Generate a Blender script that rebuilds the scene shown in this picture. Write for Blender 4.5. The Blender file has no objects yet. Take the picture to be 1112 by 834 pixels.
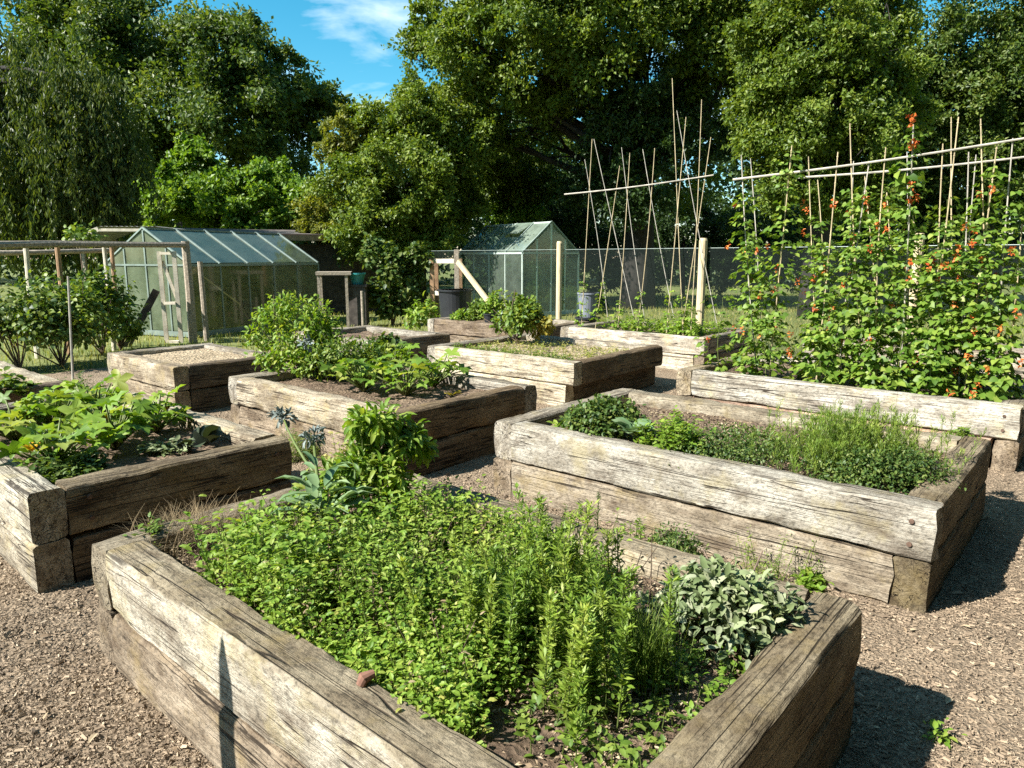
import bpy, math
import numpy as np
from mathutils import Vector, Matrix, noise as mn

rng = np.random.default_rng(11)
S = bpy.context.scene
COL = S.collection
R = math.radians

# ------------------------------------------------------------------ camera
F, CX, CY, PITCH, EYE = 764.0, 556.0, 417.0, R(10.2), 1.55
cp, sp = math.cos(PITCH), math.sin(PITCH)
cam = bpy.data.cameras.new('camera')
cam.sensor_width = 36.0
cam.lens = F / 1112 * 36.0
cam.clip_start, cam.clip_end = 0.05, 3000
camo = bpy.data.objects.new('camera', cam)
camo.location = (0, 0, EYE)
camo.rotation_euler = (R(90) - PITCH, 0, 0)
COL.objects.link(camo)
S.camera = camo

def ray(x, y):
    a, b = (x - CX) / F, (y - CY) / F
    return a, cp - sp * b, -(sp + cp * b)
def at(x, y, z=0.0):                      # ground-plan point seen at a photo point, height z
    a, f, d = ray(x, y); t = (z - EYE) / d
    return np.array([a * t, f * t, z])
def atd(x, y, Y):                         # point seen at a photo point, Y metres away
    a, f, d = ray(x, y); t = Y / f
    return np.array([a * t, Y, EYE + d * t])
TH = R(40.9)
E2 = np.array([math.sin(TH), math.cos(TH), 0.0])
E1 = np.array([-math.cos(TH), math.sin(TH), 0.0])
UP = np.array([0, 0, 1.0])
def P(a, b, z=0.0):                       # garden grid -> world
    return E1 * a + E2 * b + UP * z
def ab(p): return float(np.dot(p, E1)), float(np.dot(p, E2))
def at_row(x, y, b):                      # point seen at (x,y) in the upright plane of a row
    a, f, d = ray(x, y); v = np.array([a, f, d]); t = b / np.dot(v, E2)
    return v * t + UP * EYE

# ------------------------------------------------------------------ helpers
def unit(n):
    v = rng.normal(size=(n, 3)); return v / np.linalg.norm(v, axis=1, keepdims=True)
def nrm(v): return v / np.maximum(np.linalg.norm(v, axis=-1, keepdims=True), 1e-9)
def U(a, b, n=None): return rng.uniform(a, b, n)

class Geo:
    def __init__(s): s.V, s.Fc, s.n, s.r, s.m = [], [], 0, [], []
    def add(s, V, Fs, r=0.5, m=0):
        V = np.asarray(V, float); s.V.append(V)
        for f in (Fs if isinstance(Fs, list) else [Fs]):
            f = np.asarray(f, np.int64)
            if f.size == 0: continue
            s.Fc.append(f + s.n)
            s.r.append(np.broadcast_to(np.asarray(r, float), (len(f),)).copy() if np.ndim(r) < 1 or len(r) == len(f) else np.repeat(r, len(f) // len(r)))
            s.m.append(np.full(len(f), m, np.int32))
        s.n += len(V)
    def build(s, name, mats, parent=None, smooth=False, origin=None, sharp=None):
        me = bpy.data.meshes.new(name)
        V = np.concatenate(s.V)
        o = bpy.data.objects.new(name, me)
        if origin is not None:
            V = V - np.asarray(origin)
            o.location = origin
        ft = sorted({f.shape[1] for f in s.Fc})
        fl, rr, mm, tot = [], [], [], []
        for k in ft:
            for f, r, m in zip(s.Fc, s.r, s.m):
                if f.shape[1] == k:
                    fl.append(f.ravel()); rr.append(r); mm.append(m); tot.append(np.full(len(f), k))
        fl, rr, mm, tot = map(np.concatenate, (fl, rr, mm, tot))
        me.vertices.add(len(V)); me.vertices.foreach_set('co', V.astype(np.float32).ravel())
        me.loops.add(len(fl)); me.loops.foreach_set('vertex_index', fl.astype(np.int32))
        me.polygons.add(len(tot))
        me.polygons.foreach_set('loop_start', (np.cumsum(tot) - tot).astype(np.int32))
        me.polygons.foreach_set('material_index', mm.astype(np.int32))
        me.polygons.foreach_set('use_smooth', np.full(len(tot), bool(smooth)))
        at_ = me.attributes.new('rnd', 'FLOAT', 'FACE'); at_.data.foreach_set('value', rr.astype(np.float32))
        for m in (mats if isinstance(mats, (list, tuple)) else [mats]): me.materials.append(m)
        me.update(calc_edges=True); me.validate()
        if sharp: me.set_sharp_from_angle(angle=R(sharp))
        COL.objects.link(o)
        if parent is not None:
            o.parent = parent
            if origin is None: o.location = (0, 0, 0)
        return o

def tag(o, label=None, cat=None, group=None, kind=None):
    if label: o['label'] = label
    if cat: o['category'] = cat
    if group: o['group'] = group
    if kind: o['kind'] = kind
    return o
def thing(name, label, cat, loc=(0, 0, 0), rz=0.0, group=None):
    o = bpy.data.objects.new(name, None); o.empty_display_size = 0.1
    o.location = loc; o.rotation_euler = (0, 0, rz); COL.objects.link(o)
    return tag(o, label, cat, group)
ORD = ['leftmost', 'second', 'third', 'fourth', 'fifth', 'sixth', 'seventh', 'eighth', 'ninth', 'tenth', 'eleventh',
       'twelfth', 'thirteenth', 'fourteenth', 'fifteenth', 'sixteenth', 'seventeenth', 'eighteenth', 'nineteenth', 'twentieth']

BOXF = np.array([(0, 3, 2, 1), (4, 5, 6, 7), (0, 1, 5, 4), (1, 2, 6, 5), (2, 3, 7, 6), (3, 0, 4, 7)])
def box(g, c, d, r=.5, m=0):
    c, d = np.asarray(c, float), np.asarray(d, float) / 2
    v = np.array([(-1, -1, -1), (1, -1, -1), (1, 1, -1), (-1, 1, -1), (-1, -1, 1), (1, -1, 1), (1, 1, 1), (-1, 1, 1)]) * d + c
    g.add(v, BOXF, r, m)
def bar(g, p0, p1, w, h, r=.5, m=0, up=UP):
    p0, p1 = np.asarray(p0, float), np.asarray(p1, float)
    d = nrm(p1 - p0); s = np.cross(d, up)
    if np.linalg.norm(s) < 1e-3: s = np.array([1., 0, 0])
    s = nrm(s); u = np.cross(s, d)
    v = []
    for p in (p0, p1):
        for a, b in ((-1, -1), (1, -1), (1, 1), (-1, 1)): v.append(p + s * a * w / 2 + u * b * h / 2)
    g.add(v, BOXF, r, m)
def tube(g, pts, rad, n=6, r=.5, m=0, cap=True):
    pts = np.asarray(pts, float); rad = np.broadcast_to(np.asarray(rad, float), (len(pts),))
    V = []; ref = np.array([.31, .87, .38])
    for i, p in enumerate(pts):
        d = nrm(pts[min(i + 1, len(pts) - 1)] - pts[max(i - 1, 0)])
        s = nrm(np.cross(d, ref)); u = np.cross(s, d)
        for k in range(n):
            a = 2 * math.pi * k / n
            V.append(p + (s * math.cos(a) + u * math.sin(a)) * rad[i])
    Fq = [(i * n + k, i * n + (k + 1) % n, (i + 1) * n + (k + 1) % n, (i + 1) * n + k) for i in range(len(pts) - 1) for k in range(n)]
    fs = [np.array(Fq)]
    if cap:
        V.append(pts[0]); V.append(pts[-1]); b = len(V) - 2
        t = [(b, (k + 1) % n, k) for k in range(n)] + [(b + 1, (len(pts) - 1) * n + k, (len(pts) - 1) * n + (k + 1) % n) for k in range(n)]
        fs.append(np.array(t))
    g.add(V, fs, r, m)
def curve(p0, p1, n=5, bend=.1, up=0.0):
    p0, p1 = np.asarray(p0, float), np.asarray(p1, float)
    L = np.linalg.norm(p1 - p0); o = rng.normal(size=3) * bend * L; o[2] += up * L
    t = np.linspace(0, 1, n)[:, None]
    return p0 + (p1 - p0) * t + o * (4 * t * (1 - t)) * .5

# leaf outlines: (along, across, out of plane)
T_DIA = (np.array([(0, 0, 0), (.45, .5, .1), (1, 0, -.08), (.45, -.5, .1)]), [np.array([(0, 2, 1), (0, 3, 2)])])
T_QUAD = (np.array([(0, 0, 0), (.5, .5, 0), (1, 0, 0), (.5, -.5, 0)]), [np.array([(0, 3, 2, 1)])])
T_OVAL = (np.array([(0, 0, 0), (.3, .44, .07), (.3, 0, 0), (.3, -.44, .07), (.7, .36, .03), (.7, 0, -.04), (.7, -.36, .03), (1, 0, -.16)]),
          [np.array([(0, 2, 1), (0, 3, 2), (4, 5, 7), (5, 6, 7)]), np.array([(1, 2, 5, 4), (2, 3, 6, 5)])])
T_HEART = (np.array([(0, 0, 0), (.1, .45, .06), (.15, 0, 0), (.1, -.45, .06), (.5, .42, .05), (.5, 0, -.03), (.5, -.42, .05), (1, 0, -.18)]),
           [np.array([(0, 2, 1), (0, 3, 2), (4, 5, 7), (5, 6, 7)]), np.array([(1, 2, 5, 4), (2, 3, 6, 5)])])
T_LONG = (np.array([(0, 0, 0), (.2, .4, .05), (.2, 0, 0), (.2, -.4, .05), (.5, .5, .09), (.5, 0, .03), (.5, -.5, .09), (.8, .36, .02), (.8, 0, -.05), (.8, -.36, .02), (1, 0, -.17)]),
          [np.array([(0, 2, 1), (0, 3, 2), (7, 8, 10), (8, 9, 10)]), np.array([(1, 2, 5, 4), (2, 3, 6, 5), (4, 5, 8, 7), (5, 6, 9, 8)])])
def _palm():
    v = [(.3, 0, 0)]; k = 17
    for i in range(k):
        a = R(-158) + R(316) * i / (k - 1)
        rr = (.72 if i % 4 == 0 else .3 if i % 4 == 2 else .52) * (1.0 if abs(a) < 2 else .72)
        v.append((.3 + rr * math.cos(a), rr * math.sin(a) * 1.05, (.05 if i % 2 else -.08) - .12 * rr * rr))
    v.append((.1, 0, 0))
    f = [(0, i, i + 1) for i in range(1, k)] + [(0, k + 1, 1), (0, k, k + 1)]
    return np.array(v), [np.array(f)]
T_PALM = _palm()
T_CHIP = (np.array([(0, -.5, 0), (1, -.4, 0), (1, .4, 0), (0, .5, 0), (.1, 0, .28), (.9, 0, .22)]),
          [np.array([(0, 4, 3), (1, 2, 5)]), np.array([(0, 1, 5, 4), (3, 4, 5, 2)])])

def leaves(g, Pp, D, N, L, W, T, r=.5, m=0):
    n = len(Pp)
    if n == 0: return
    D = nrm(D); Sx = nrm(np.cross(N, D)); Nn = np.cross(D, Sx)
    L = np.broadcast_to(L, (n,))[:, None, None]; W = np.broadcast_to(W, (n,))[:, None, None]
    tv, tf = T
    V = Pp[:, None, :] + D[:, None, :] * tv[None, :, 0:1] * L + Sx[:, None, :] * tv[None, :, 1:2] * W + Nn[:, None, :] * tv[None, :, 2:3] * L
    off = (np.arange(n) * len(tv))[:, None, None]
    rr = np.broadcast_to(r, (n,))
    b = g.n; g.V.append(V.reshape(-1, 3)); g.n += n * len(tv)
    for f in tf:
        ff = (f[None] + off).reshape(-1, f.shape[1]) + b
        g.Fc.append(ff); g.r.append(np.repeat(rr, len(f))); g.m.append(np.full(len(ff), m, np.int32))

def blob(g, c, rad, n, L, T=T_OVAL, ratio=.6, shell=.45, droop=.25, upn=.8, r=(0, 1), m=0, zmin=None):
    d = unit(n); rad = np.broadcast_to(np.asarray(rad, float), (3,))
    k = shell + (1 - shell) * U(0, 1, n)[:, None] ** .6
    p = np.asarray(c) + d * rad * k
    D = d * .55 + unit(n) * .75 - UP * droop
    N = UP * upn + d * .5 + unit(n) * .55
    if zmin is not None:
        ok = p[:, 2] > zmin; p, D, N = p[ok], D[ok], N[ok]
    l = L * U(.65, 1.25, len(p))
    leaves(g, p, D, N, l, l * ratio, T, U(r[0], r[1], len(p)), m)
def clumps(g, c, rad, nc, n, L, sub=.4, **k):
    c = np.asarray(c, float); rad = np.broadcast_to(np.asarray(rad, float), (3,))
    for i in range(nc):
        d = unit(1)[0]; d[2] = abs(d[2]) * 1.1 - .35
        q = c + d * rad * U(.45, .8)
        blob(g, q, rad * sub * U(.7, 1.25), max(3, int(n / nc)), L, **k)
def stems(g, base, tips, r0=.006, r1=.002, bend=.08, r=.3, m=0, n=4):
    for t in tips: tube(g, curve(base, t, 4, bend), np.linspace(r0, r1, 4), n, r, m, cap=False)
def blades(g, base, n, h, spread, w=.004, lean=.5, r=(0, 1), m=0, segs=3):
    base = np.asarray(base, float)
    bp = np.broadcast_to(base, (n, 3)).copy() if base.ndim == 1 else base.copy()
    n = len(bp); bp[:, :2] += rng.normal(size=(n, 2)) * spread
    a = U(0, 2 * math.pi, n); o = np.stack([np.cos(a), np.sin(a), np.zeros(n)], 1); side = np.stack([-np.sin(a), np.cos(a), np.zeros(n)], 1)
    hh = h * U(.55, 1.15, n)[:, None]; ln = lean * U(.15, 1, n)[:, None]
    V = []
    for i in range(segs + 1):
        t = i / segs
        q = bp + UP * hh * t * (1 - .25 * ln * t) + o * hh * ln * t * t
        ww = w * (1 - t * .85) / 2
        V.append(q - side * ww); V.append(q + side * ww)
    V = np.stack(V, 1); k = V.shape[1]
    f = np.array([(2 * i, 2 * i + 1, 2 * i + 3, 2 * i + 2) for i in range(segs)])
    ff = (f[None] + (np.arange(n) * k)[:, None, None]).reshape(-1, 4)
    b = g.n; g.V.append(V.reshape(-1, 3)); g.n += n * k
    g.Fc.append(ff + b); g.r.append(np.repeat(U(r[0], r[1], n), segs)); g.m.append(np.full(len(ff), m, np.int32))
def sprigs(g, base, hts, k, L, ratio, T, r=(0, 1), m=0, top=0.25, lean=.12, elev=.25, stem=True, ms=1, jit=.012, t0=.15):
    """upright stems with leaves all the way up; base (n,3), hts (n,)"""
    n = len(base); ln = rng.normal(size=(n, 3)) * lean; ln[:, 2] = 1; ln = nrm(ln)
    t = U(t0, 1, (n, k)); t[:, : max(1, int(k * top))] = U(.86, 1.0, (n, max(1, int(k * top))))
    p = base[:, None, :] + ln[:, None, :] * (hts[:, None, None] * t[..., None])
    p = p.reshape(-1, 3) + rng.normal(size=(n * k, 3)) * jit
    a = U(0, 2 * math.pi, n * k); el = elev + U(-.35, .45, n * k)
    D = np.stack([np.cos(a) * np.cos(el), np.sin(a) * np.cos(el), np.sin(el)], 1)
    N = UP + unit(n * k) * .45 - D * .2
    l = L * U(.6, 1.25, n * k) * (1.1 - .35 * t.reshape(-1))
    rr = np.clip(np.repeat(U(r[0], r[1], n), k) * .55 + U(r[0], r[1], n * k) * .45, 0, 1)
    leaves(g, p, D, N, l, l * ratio, T, rr, m)
    if stem:
        q0, q1 = base, base + ln * hts[:, None]
        V = np.stack([q0 - [.0025, 0, 0], q0 + [.0025, 0, 0], q1 + [.001, 0, 0], q1 - [.001, 0, 0]], 1).reshape(-1, 3)
        V2 = np.stack([q0 - [0, .0025, 0], q0 + [0, .0025, 0], q1 + [0, .001, 0], q1 - [0, .001, 0]], 1).reshape(-1, 3)
        f = np.arange(n * 4).reshape(-1, 4)
        g.add(V, f, .3, ms); g.add(V2, f, .3, ms)

# ------------------------------------------------------------------ materials
def mat(name):
    m = bpy.data.materials.new(name); m.use_nodes = True
    nt = m.node_tree; nt.nodes.clear()
    return m, nt, nt.nodes, nt.links
def ramp(nd, pts, interp='LINEAR'):
    n = nd.new('ShaderNodeValToRGB'); n.color_ramp.interpolation = interp
    el = n.color_ramp.elements
    while len(el) < len(pts): el.new(.5)
    for e, (p, c) in zip(el, pts):
        e.position = p; e.color = (c[0], c[1], c[2], 1) if not np.isscalar(c) else (c, c, c, 1)
    return n
def noise(nd, lk, vec, scale, detail=4, rough=.55, dist=0):
    n = nd.new('ShaderNodeTexNoise'); n.inputs['Scale'].default_value = scale; n.inputs['Detail'].default_value = detail
    n.inputs['Roughness'].default_value = rough; n.inputs['Distortion'].default_value = dist
    if vec is not None: lk.new(vec, n.inputs['Vector'])
    return n
def mixc(nd, lk, a, b, f, mode='MIX'):
    n = nd.new('ShaderNodeMix'); n.data_type = 'RGBA'; n.blend_type = mode; n.clamp_factor = True
    for v, i in ((f, 0), (a, 6), (b, 7)):
        if hasattr(v, 'is_output'): lk.new(v, n.inputs[i])
        elif i == 0: n.inputs[0].default_value = v
        else: n.inputs[i].default_value = (v[0], v[1], v[2], 1)
    return n.outputs[2]
def out(nd, lk, sh):
    o = nd.new('ShaderNodeOutputMaterial'); lk.new(sh, o.inputs['Surface'])

def leaf_mat(name, cols, trans=.32, rough=.5, spec=.35, tcol=None):
    m, nt, nd, lk = mat(name)
    a = nd.new('ShaderNodeAttribute'); a.attribute_name = 'rnd'
    c = ramp(nd, [(i / (len(cols) - 1), q) for i, q in enumerate(cols)]); lk.new(a.outputs['Fac'], c.inputs[0])
    tc = nd.new('ShaderNodeTexCoord')
    nz = noise(nd, lk, tc.outputs['Object'], 3.0, 3)
    rv = ramp(nd, [(.3, (.78, .82, .8)), (.7, (1.18, 1.12, 1.0))]); lk.new(nz.outputs[0], rv.inputs[0])
    col = mixc(nd, lk, c.outputs[0], rv.outputs[0], 1.0, 'MULTIPLY')
    b = nd.new('ShaderNodeBsdfPrincipled'); lk.new(col, b.inputs['Base Color'])
    b.inputs['Roughness'].default_value = rough; b.inputs['Specular IOR Level'].default_value = spec
    t = nd.new('ShaderNodeBsdfTranslucent')
    lk.new(mixc(nd, lk, col, tcol or (1.5, 1.45, .5), 1.0, 'MULTIPLY'), t.inputs['Color'])
    mx = nd.new('ShaderNodeMixShader'); mx.inputs[0].default_value = trans
    lk.new(b.outputs[0], mx.inputs[1]); lk.new(t.outputs[0], mx.inputs[2]); out(nd, lk, mx.outputs[0])
    return m

def plain(name, col, rough=.6, metal=0, var=.25, scale=12, bump=.0, spec=.4, stretch=(1, 1, 1), var2=None):
    m, nt, nd, lk = mat(name)
    tc = nd.new('ShaderNodeTexCoord'); mp = nd.new('ShaderNodeMapping'); mp.inputs['Scale'].default_value = stretch
    lk.new(tc.outputs['Object'], mp.inputs[0])
    nz = noise(nd, lk, mp.outputs[0], scale, 6)
    lo = [c * (1 - var) for c in col]; hi = [min(1, c * (1 + var)) for c in col] if var2 is None else var2
    c = ramp(nd, [(.3, lo), (.7, hi)]); lk.new(nz.outputs[0], c.inputs[0])
    b = nd.new('ShaderNodeBsdfPrincipled'); lk.new(c.outputs[0], b.inputs['Base Color'])
    b.inputs['Roughness'].default_value = rough; b.inputs['Metallic'].default_value = metal; b.inputs['Specular IOR Level'].default_value = spec
    if bump:
        bp = nd.new('ShaderNodeBump'); bp.inputs['Strength'].default_value = bump; bp.inputs['Distance'].default_value = .01
        lk.new(nz.outputs[0], bp.inputs['Height']); lk.new(bp.outputs[0], b.inputs['Normal'])
    out(nd, lk, b.outputs[0]); return m

def sleeper_mat():
    m, nt, nd, lk = mat('weathered_sleeper_oak')
    tc = nd.new('ShaderNodeTexCoord'); oi = nd.new('ShaderNodeObjectInfo')
    off = nd.new('ShaderNodeVectorMath'); off.operation = 'SCALE'; off.inputs[0].default_value = (37, 19, 53); lk.new(oi.outputs['Random'], off.inputs['Scale'])
    ad = nd.new('ShaderNodeVectorMath'); ad.operation = 'ADD'; lk.new(tc.outputs['Object'], ad.inputs[0]); lk.new(off.outputs[0], ad.inputs[1])
    v = ad.outputs[0]
    def st(s):
        q = nd.new('ShaderNodeMapping'); q.inputs['Scale'].default_value = s; lk.new(v, q.inputs[0]); return q.outputs[0]
    patch = noise(nd, lk, st((1.6, 4.5, 4.5)), 1.7, 8, .7)
    grain = noise(nd, lk, st((2.2, 60, 60)), 1.0, 6, .65, .4)
    fleck = noise(nd, lk, st((45, 75, 75)), 1.0, 6, .78)
    c0 = ramp(nd, [(.26, (.12, .098, .074)), (.42, (.235, .206, .163)), (.57, (.395, .362, .3)), (.8, (.54, .512, .446))]); lk.new(patch.outputs[0], c0.inputs[0])
    g = ramp(nd, [(.3, .45), (.48, .93), (.75, 1.15)]); lk.new(grain.outputs[0], g.inputs[0])
    col = mixc(nd, lk, c0.outputs[0], g.outputs[0], .38, 'MULTIPLY')
    fl = ramp(nd, [(.37, .22), (.52, 1.06)]); lk.new(fleck.outputs[0], fl.inputs[0])
    col = mixc(nd, lk, col, fl.outputs[0], .75, 'MULTIPLY')
    # ochre lichen
    li = noise(nd, lk, v, 5.0, 7, .68); lr = ramp(nd, [(.52, 0), (.66, .55)]); lk.new(li.outputs[0], lr.inputs[0])
    col = mixc(nd, lk, col, (.31, .26, .14), lr.outputs[0])
    # dark weather stains
    sn = noise(nd, lk, st((2.5, 5, 5)), 2.3, 6, .66); sr = ramp(nd, [(.52, 0), (.70, .72)]); lk.new(sn.outputs[0], sr.inputs[0])
    col = mixc(nd, lk, col, (.085, .062, .043), sr.outputs[0])
    # drying cracks along the grain
    cn = noise(nd, lk, st((.9, 26, 26)), 1.0, 2, .5, .6)
    ma = nd.new('ShaderNodeMath'); ma.operation = 'SUBTRACT'; ma.inputs[1].default_value = .5; lk.new(cn.outputs[0], ma.inputs[0])
    mb = nd.new('ShaderNodeMath'); mb.operation = 'ABSOLUTE'; lk.new(ma.outputs[0], mb.inputs[0])
    cr = ramp(nd, [(.006, 1), (.02, 0)]); lk.new(mb.outputs[0], cr.inputs[0])
    cm = noise(nd, lk, st((1.5, 6, 6)), 1.3, 3); cmr = ramp(nd, [(.45, 0), (.56, 1)]); lk.new(cm.outputs[0], cmr.inputs[0])
    ck = nd.new('ShaderNodeMath'); ck.operation = 'MULTIPLY'; lk.new(cr.outputs[0], ck.inputs[0]); lk.new(cmr.outputs[0], ck.inputs[1])
    col = mixc(nd, lk, col, (.035, .027, .02), ck.outputs[0])
    lc = noise(nd, lk, st((.32, 21, 21)), 1.0, 1, .5, .25)
    la = nd.new('ShaderNodeMath'); la.operation = 'SUBTRACT'; la.inputs[1].default_value = .47; lk.new(lc.outputs[0], la.inputs[0])
    lb_ = nd.new('ShaderNodeMath'); lb_.operation = 'ABSOLUTE'; lk.new(la.outputs[0], lb_.inputs[0])
    lr_ = ramp(nd, [(.006, 1), (.017, 0)]); lk.new(lb_.outputs[0], lr_.inputs[0])
    lm = noise(nd, lk, st((.8, 3, 3)), 1.2, 3); lmr = ramp(nd, [(.47, 0), (.53, .9)]); lk.new(lm.outputs[0], lmr.inputs[0])
    lx = nd.new('ShaderNodeMath'); lx.operation = 'MULTIPLY'; lk.new(lr_.outputs[0], lx.inputs[0]); lk.new(lmr.outputs[0], lx.inputs[1])
    col = mixc(nd, lk, col, (.03, .024, .018), lx.outputs[0])
    cx = nd.new('ShaderNodeMath'); cx.operation = 'MAXIMUM'; lk.new(ck.outputs[0], cx.inputs[0]); lk.new(lx.outputs[0], cx.inputs[1]); ck = cx
    # weathered upper side (object's own alpha says how much), and each sleeper's tone, Smin ends with painted shade
    sx = nd.new('ShaderNodeSeparateXYZ'); lk.new(tc.outputs['Normal'], sx.inputs[0])
    tr = ramp(nd, [(.55, 0), (.85, 1)]); lk.new(sx.outputs[2], tr.inputs[0])
    tm = nd.new('ShaderNodeMath'); tm.operation = 'MULTIPLY'; lk.new(tr.outputs[0], tm.inputs[0]); lk.new(oi.outputs['Alpha'], tm.inputs[1])
    col = mixc(nd, lk, col, mixc(nd, lk, col, (.60, .55, .47), 1.0, 'MULTIPLY'), tm.outputs[0])
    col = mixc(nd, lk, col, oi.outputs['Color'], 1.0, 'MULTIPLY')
    b = nd.new('ShaderNodeBsdfPrincipled'); lk.new(col, b.inputs['Base Color']); b.inputs['Roughness'].default_value = .88; b.inputs['Specular IOR Level'].default_value = .2
    h1 = nd.new('ShaderNodeMath'); h1.operation = 'MULTIPLY_ADD'; lk.new(fleck.outputs[0], h1.inputs[0]); h1.inputs[1].default_value = .9; lk.new(grain.outputs[0], h1.inputs[2])
    h2 = nd.new('ShaderNodeMath'); h2.operation = 'MULTIPLY_ADD'; lk.new(ck.outputs[0], h2.inputs[0]); h2.inputs[1].default_value = -.9; lk.new(h1.outputs[0], h2.inputs[2])
    bp = nd.new('ShaderNodeBump'); bp.inputs['Strength'].default_value = .75; bp.inputs['Distance'].default_value = .012
    lk.new(h2.outputs[0], bp.inputs['Height']); lk.new(bp.outputs[0], b.inputs['Normal'])
    out(nd, lk, b.outputs[0]); return m

def earth_mat(name, cols, scale=9, bump=1.0, fine=60):
    m, nt, nd, lk = mat(name)
    tc = nd.new('ShaderNodeTexCoord'); v = tc.outputs['Object']
    a = noise(nd, lk, v, scale, 8, .65); f = noise(nd, lk, v, fine, 6, .7)
    vo = nd.new('ShaderNodeTexVoronoi'); vo.inputs['Scale'].default_value = fine * .8; lk.new(v, vo.inputs['Vector'])
    c = ramp(nd, [(.25 + .5 * i / (len(cols) - 1), q) for i, q in enumerate(cols)]); lk.new(a.outputs[0], c.inputs[0])
    fr = ramp(nd, [(.3, .5), (.65, 1.25)]); lk.new(f.outputs[0], fr.inputs[0])
    col = mixc(nd, lk, c.outputs[0], fr.outputs[0], .9, 'MULTIPLY')
    sh = nd.new('ShaderNodeSeparateColor'); lk.new(vo.outputs['Color'], sh.inputs[0])
    vr = ramp(nd, [(0, .7), (1, 1.25)]); lk.new(sh.outputs[0], vr.inputs[0])
    col = mixc(nd, lk, col, vr.outputs[0], .7, 'MULTIPLY')
    b = nd.new('ShaderNodeBsdfPrincipled'); lk.new(col, b.inputs['Base Color']); b.inputs['Roughness'].default_value = .95; b.inputs['Specular IOR Level'].default_value = .15
    ad = nd.new('ShaderNodeMath'); ad.operation = 'ADD'; lk.new(f.outputs[0], ad.inputs[0]); lk.new(vo.outputs['Distance'], ad.inputs[1])
    bp = nd.new('ShaderNodeBump'); bp.inputs['Strength'].default_value = bump; bp.inputs['Distance'].default_value = .02
    lk.new(ad.outputs[0], bp.inputs['Height']); lk.new(bp.outputs[0], b.inputs['Normal'])
    out(nd, lk, b.outputs[0]); return m

def rnd_mat(name, cols, rough=.9):
    m, nt, nd, lk = mat(name)
    a = nd.new('ShaderNodeAttribute'); a.attribute_name = 'rnd'
    c = ramp(nd, [(i / (len(cols) - 1), q) for i, q in enumerate(cols)]); lk.new(a.outputs['Fac'], c.inputs[0])
    b = nd.new('ShaderNodeBsdfPrincipled'); lk.new(c.outputs[0], b.inputs['Base Color']); b.inputs['Roughness'].default_value = rough; b.inputs['Specular IOR Level'].default_value = .2
    out(nd, lk, b.outputs[0]); return m

def glass_mat(name, tint, dirt, dirt_amt=.3, gloss=.14):
    m, nt, nd, lk = mat(name)
    t = nd.new('ShaderNodeBsdfTransparent'); t.inputs[0].default_value = (*tint, 1)
    tc = nd.new('ShaderNodeTexCoord'); nz = noise(nd, lk, tc.outputs['Object'], 2.2, 6, .65)
    r_ = ramp(nd, [(.3, dirt_amt * .4), (.7, min(1, dirt_amt * 1.6))]); lk.new(nz.outputs[0], r_.inputs[0])
    d = nd.new('ShaderNodeBsdfDiffuse'); d.inputs[0].default_value = (*dirt, 1)
    tl = nd.new('ShaderNodeBsdfTranslucent'); tl.inputs[0].default_value = (*dirt, 1)
    m0 = nd.new('ShaderNodeMixShader'); m0.inputs[0].default_value = .4; lk.new(d.outputs[0], m0.inputs[1]); lk.new(tl.outputs[0], m0.inputs[2])
    g = nd.new('ShaderNodeBsdfGlossy'); g.inputs['Roughness'].default_value = .06
    m1 = nd.new('ShaderNodeMixShader'); lk.new(r_.outputs[0], m1.inputs[0]); lk.new(t.outputs[0], m1.inputs[1]); lk.new(m0.outputs[0], m1.inputs[2])
    fr = nd.new('ShaderNodeFresnel'); fr.inputs[0].default_value = 1.5
    fm = nd.new('ShaderNodeMath'); fm.operation = 'MULTIPLY_ADD'; lk.new(fr.outputs[0], fm.inputs[0]); fm.inputs[1].default_value = .2; fm.inputs[2].default_value = gloss * .2
    m2 = nd.new('ShaderNodeMixShader'); lk.new(fm.outputs[0], m2.inputs[0]); lk.new(m1.outputs[0], m2.inputs[1]); lk.new(g.outputs[0], m2.inputs[2])
    out(nd, lk, m2.outputs[0]); return m

def net_mat():
    m, nt, nd, lk = mat('dark_netting')
    t = nd.new('ShaderNodeBsdfTransparent'); d = nd.new('ShaderNodeBsdfDiffuse'); d.inputs[0].default_value = (.03, .04, .036, 1)
    tc = nd.new('ShaderNodeTexCoord'); sx = nd.new('ShaderNodeSeparateXYZ'); lk.new(tc.outputs['Object'], sx.inputs[0])
    fs = []
    for i in (0, 2):
        a = nd.new('ShaderNodeMath'); a.operation = 'MULTIPLY'; a.inputs[1].default_value = 90.0; lk.new(sx.outputs[i], a.inputs[0])
        b = nd.new('ShaderNodeMath'); b.operation = 'FRACT'; lk.new(a.outputs[0], b.inputs[0])
        c = nd.new('ShaderNodeMath'); c.operation = 'LESS_THAN'; c.inputs[1].default_value = .125; lk.new(b.outputs[0], c.inputs[0]); fs.append(c)
    mx = nd.new('ShaderNodeMath'); mx.operation = 'MAXIMUM'; lk.new(fs[0].outputs[0], mx.inputs[0]); lk.new(fs[1].outputs[0], mx.inputs[1])
    s = nd.new('ShaderNodeMixShader'); lk.new(mx.outputs[0], s.inputs[0]); lk.new(t.outputs[0], s.inputs[1]); lk.new(d.outputs[0], s.inputs[2])
    out(nd, lk, s.outputs[0]); return m

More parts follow.
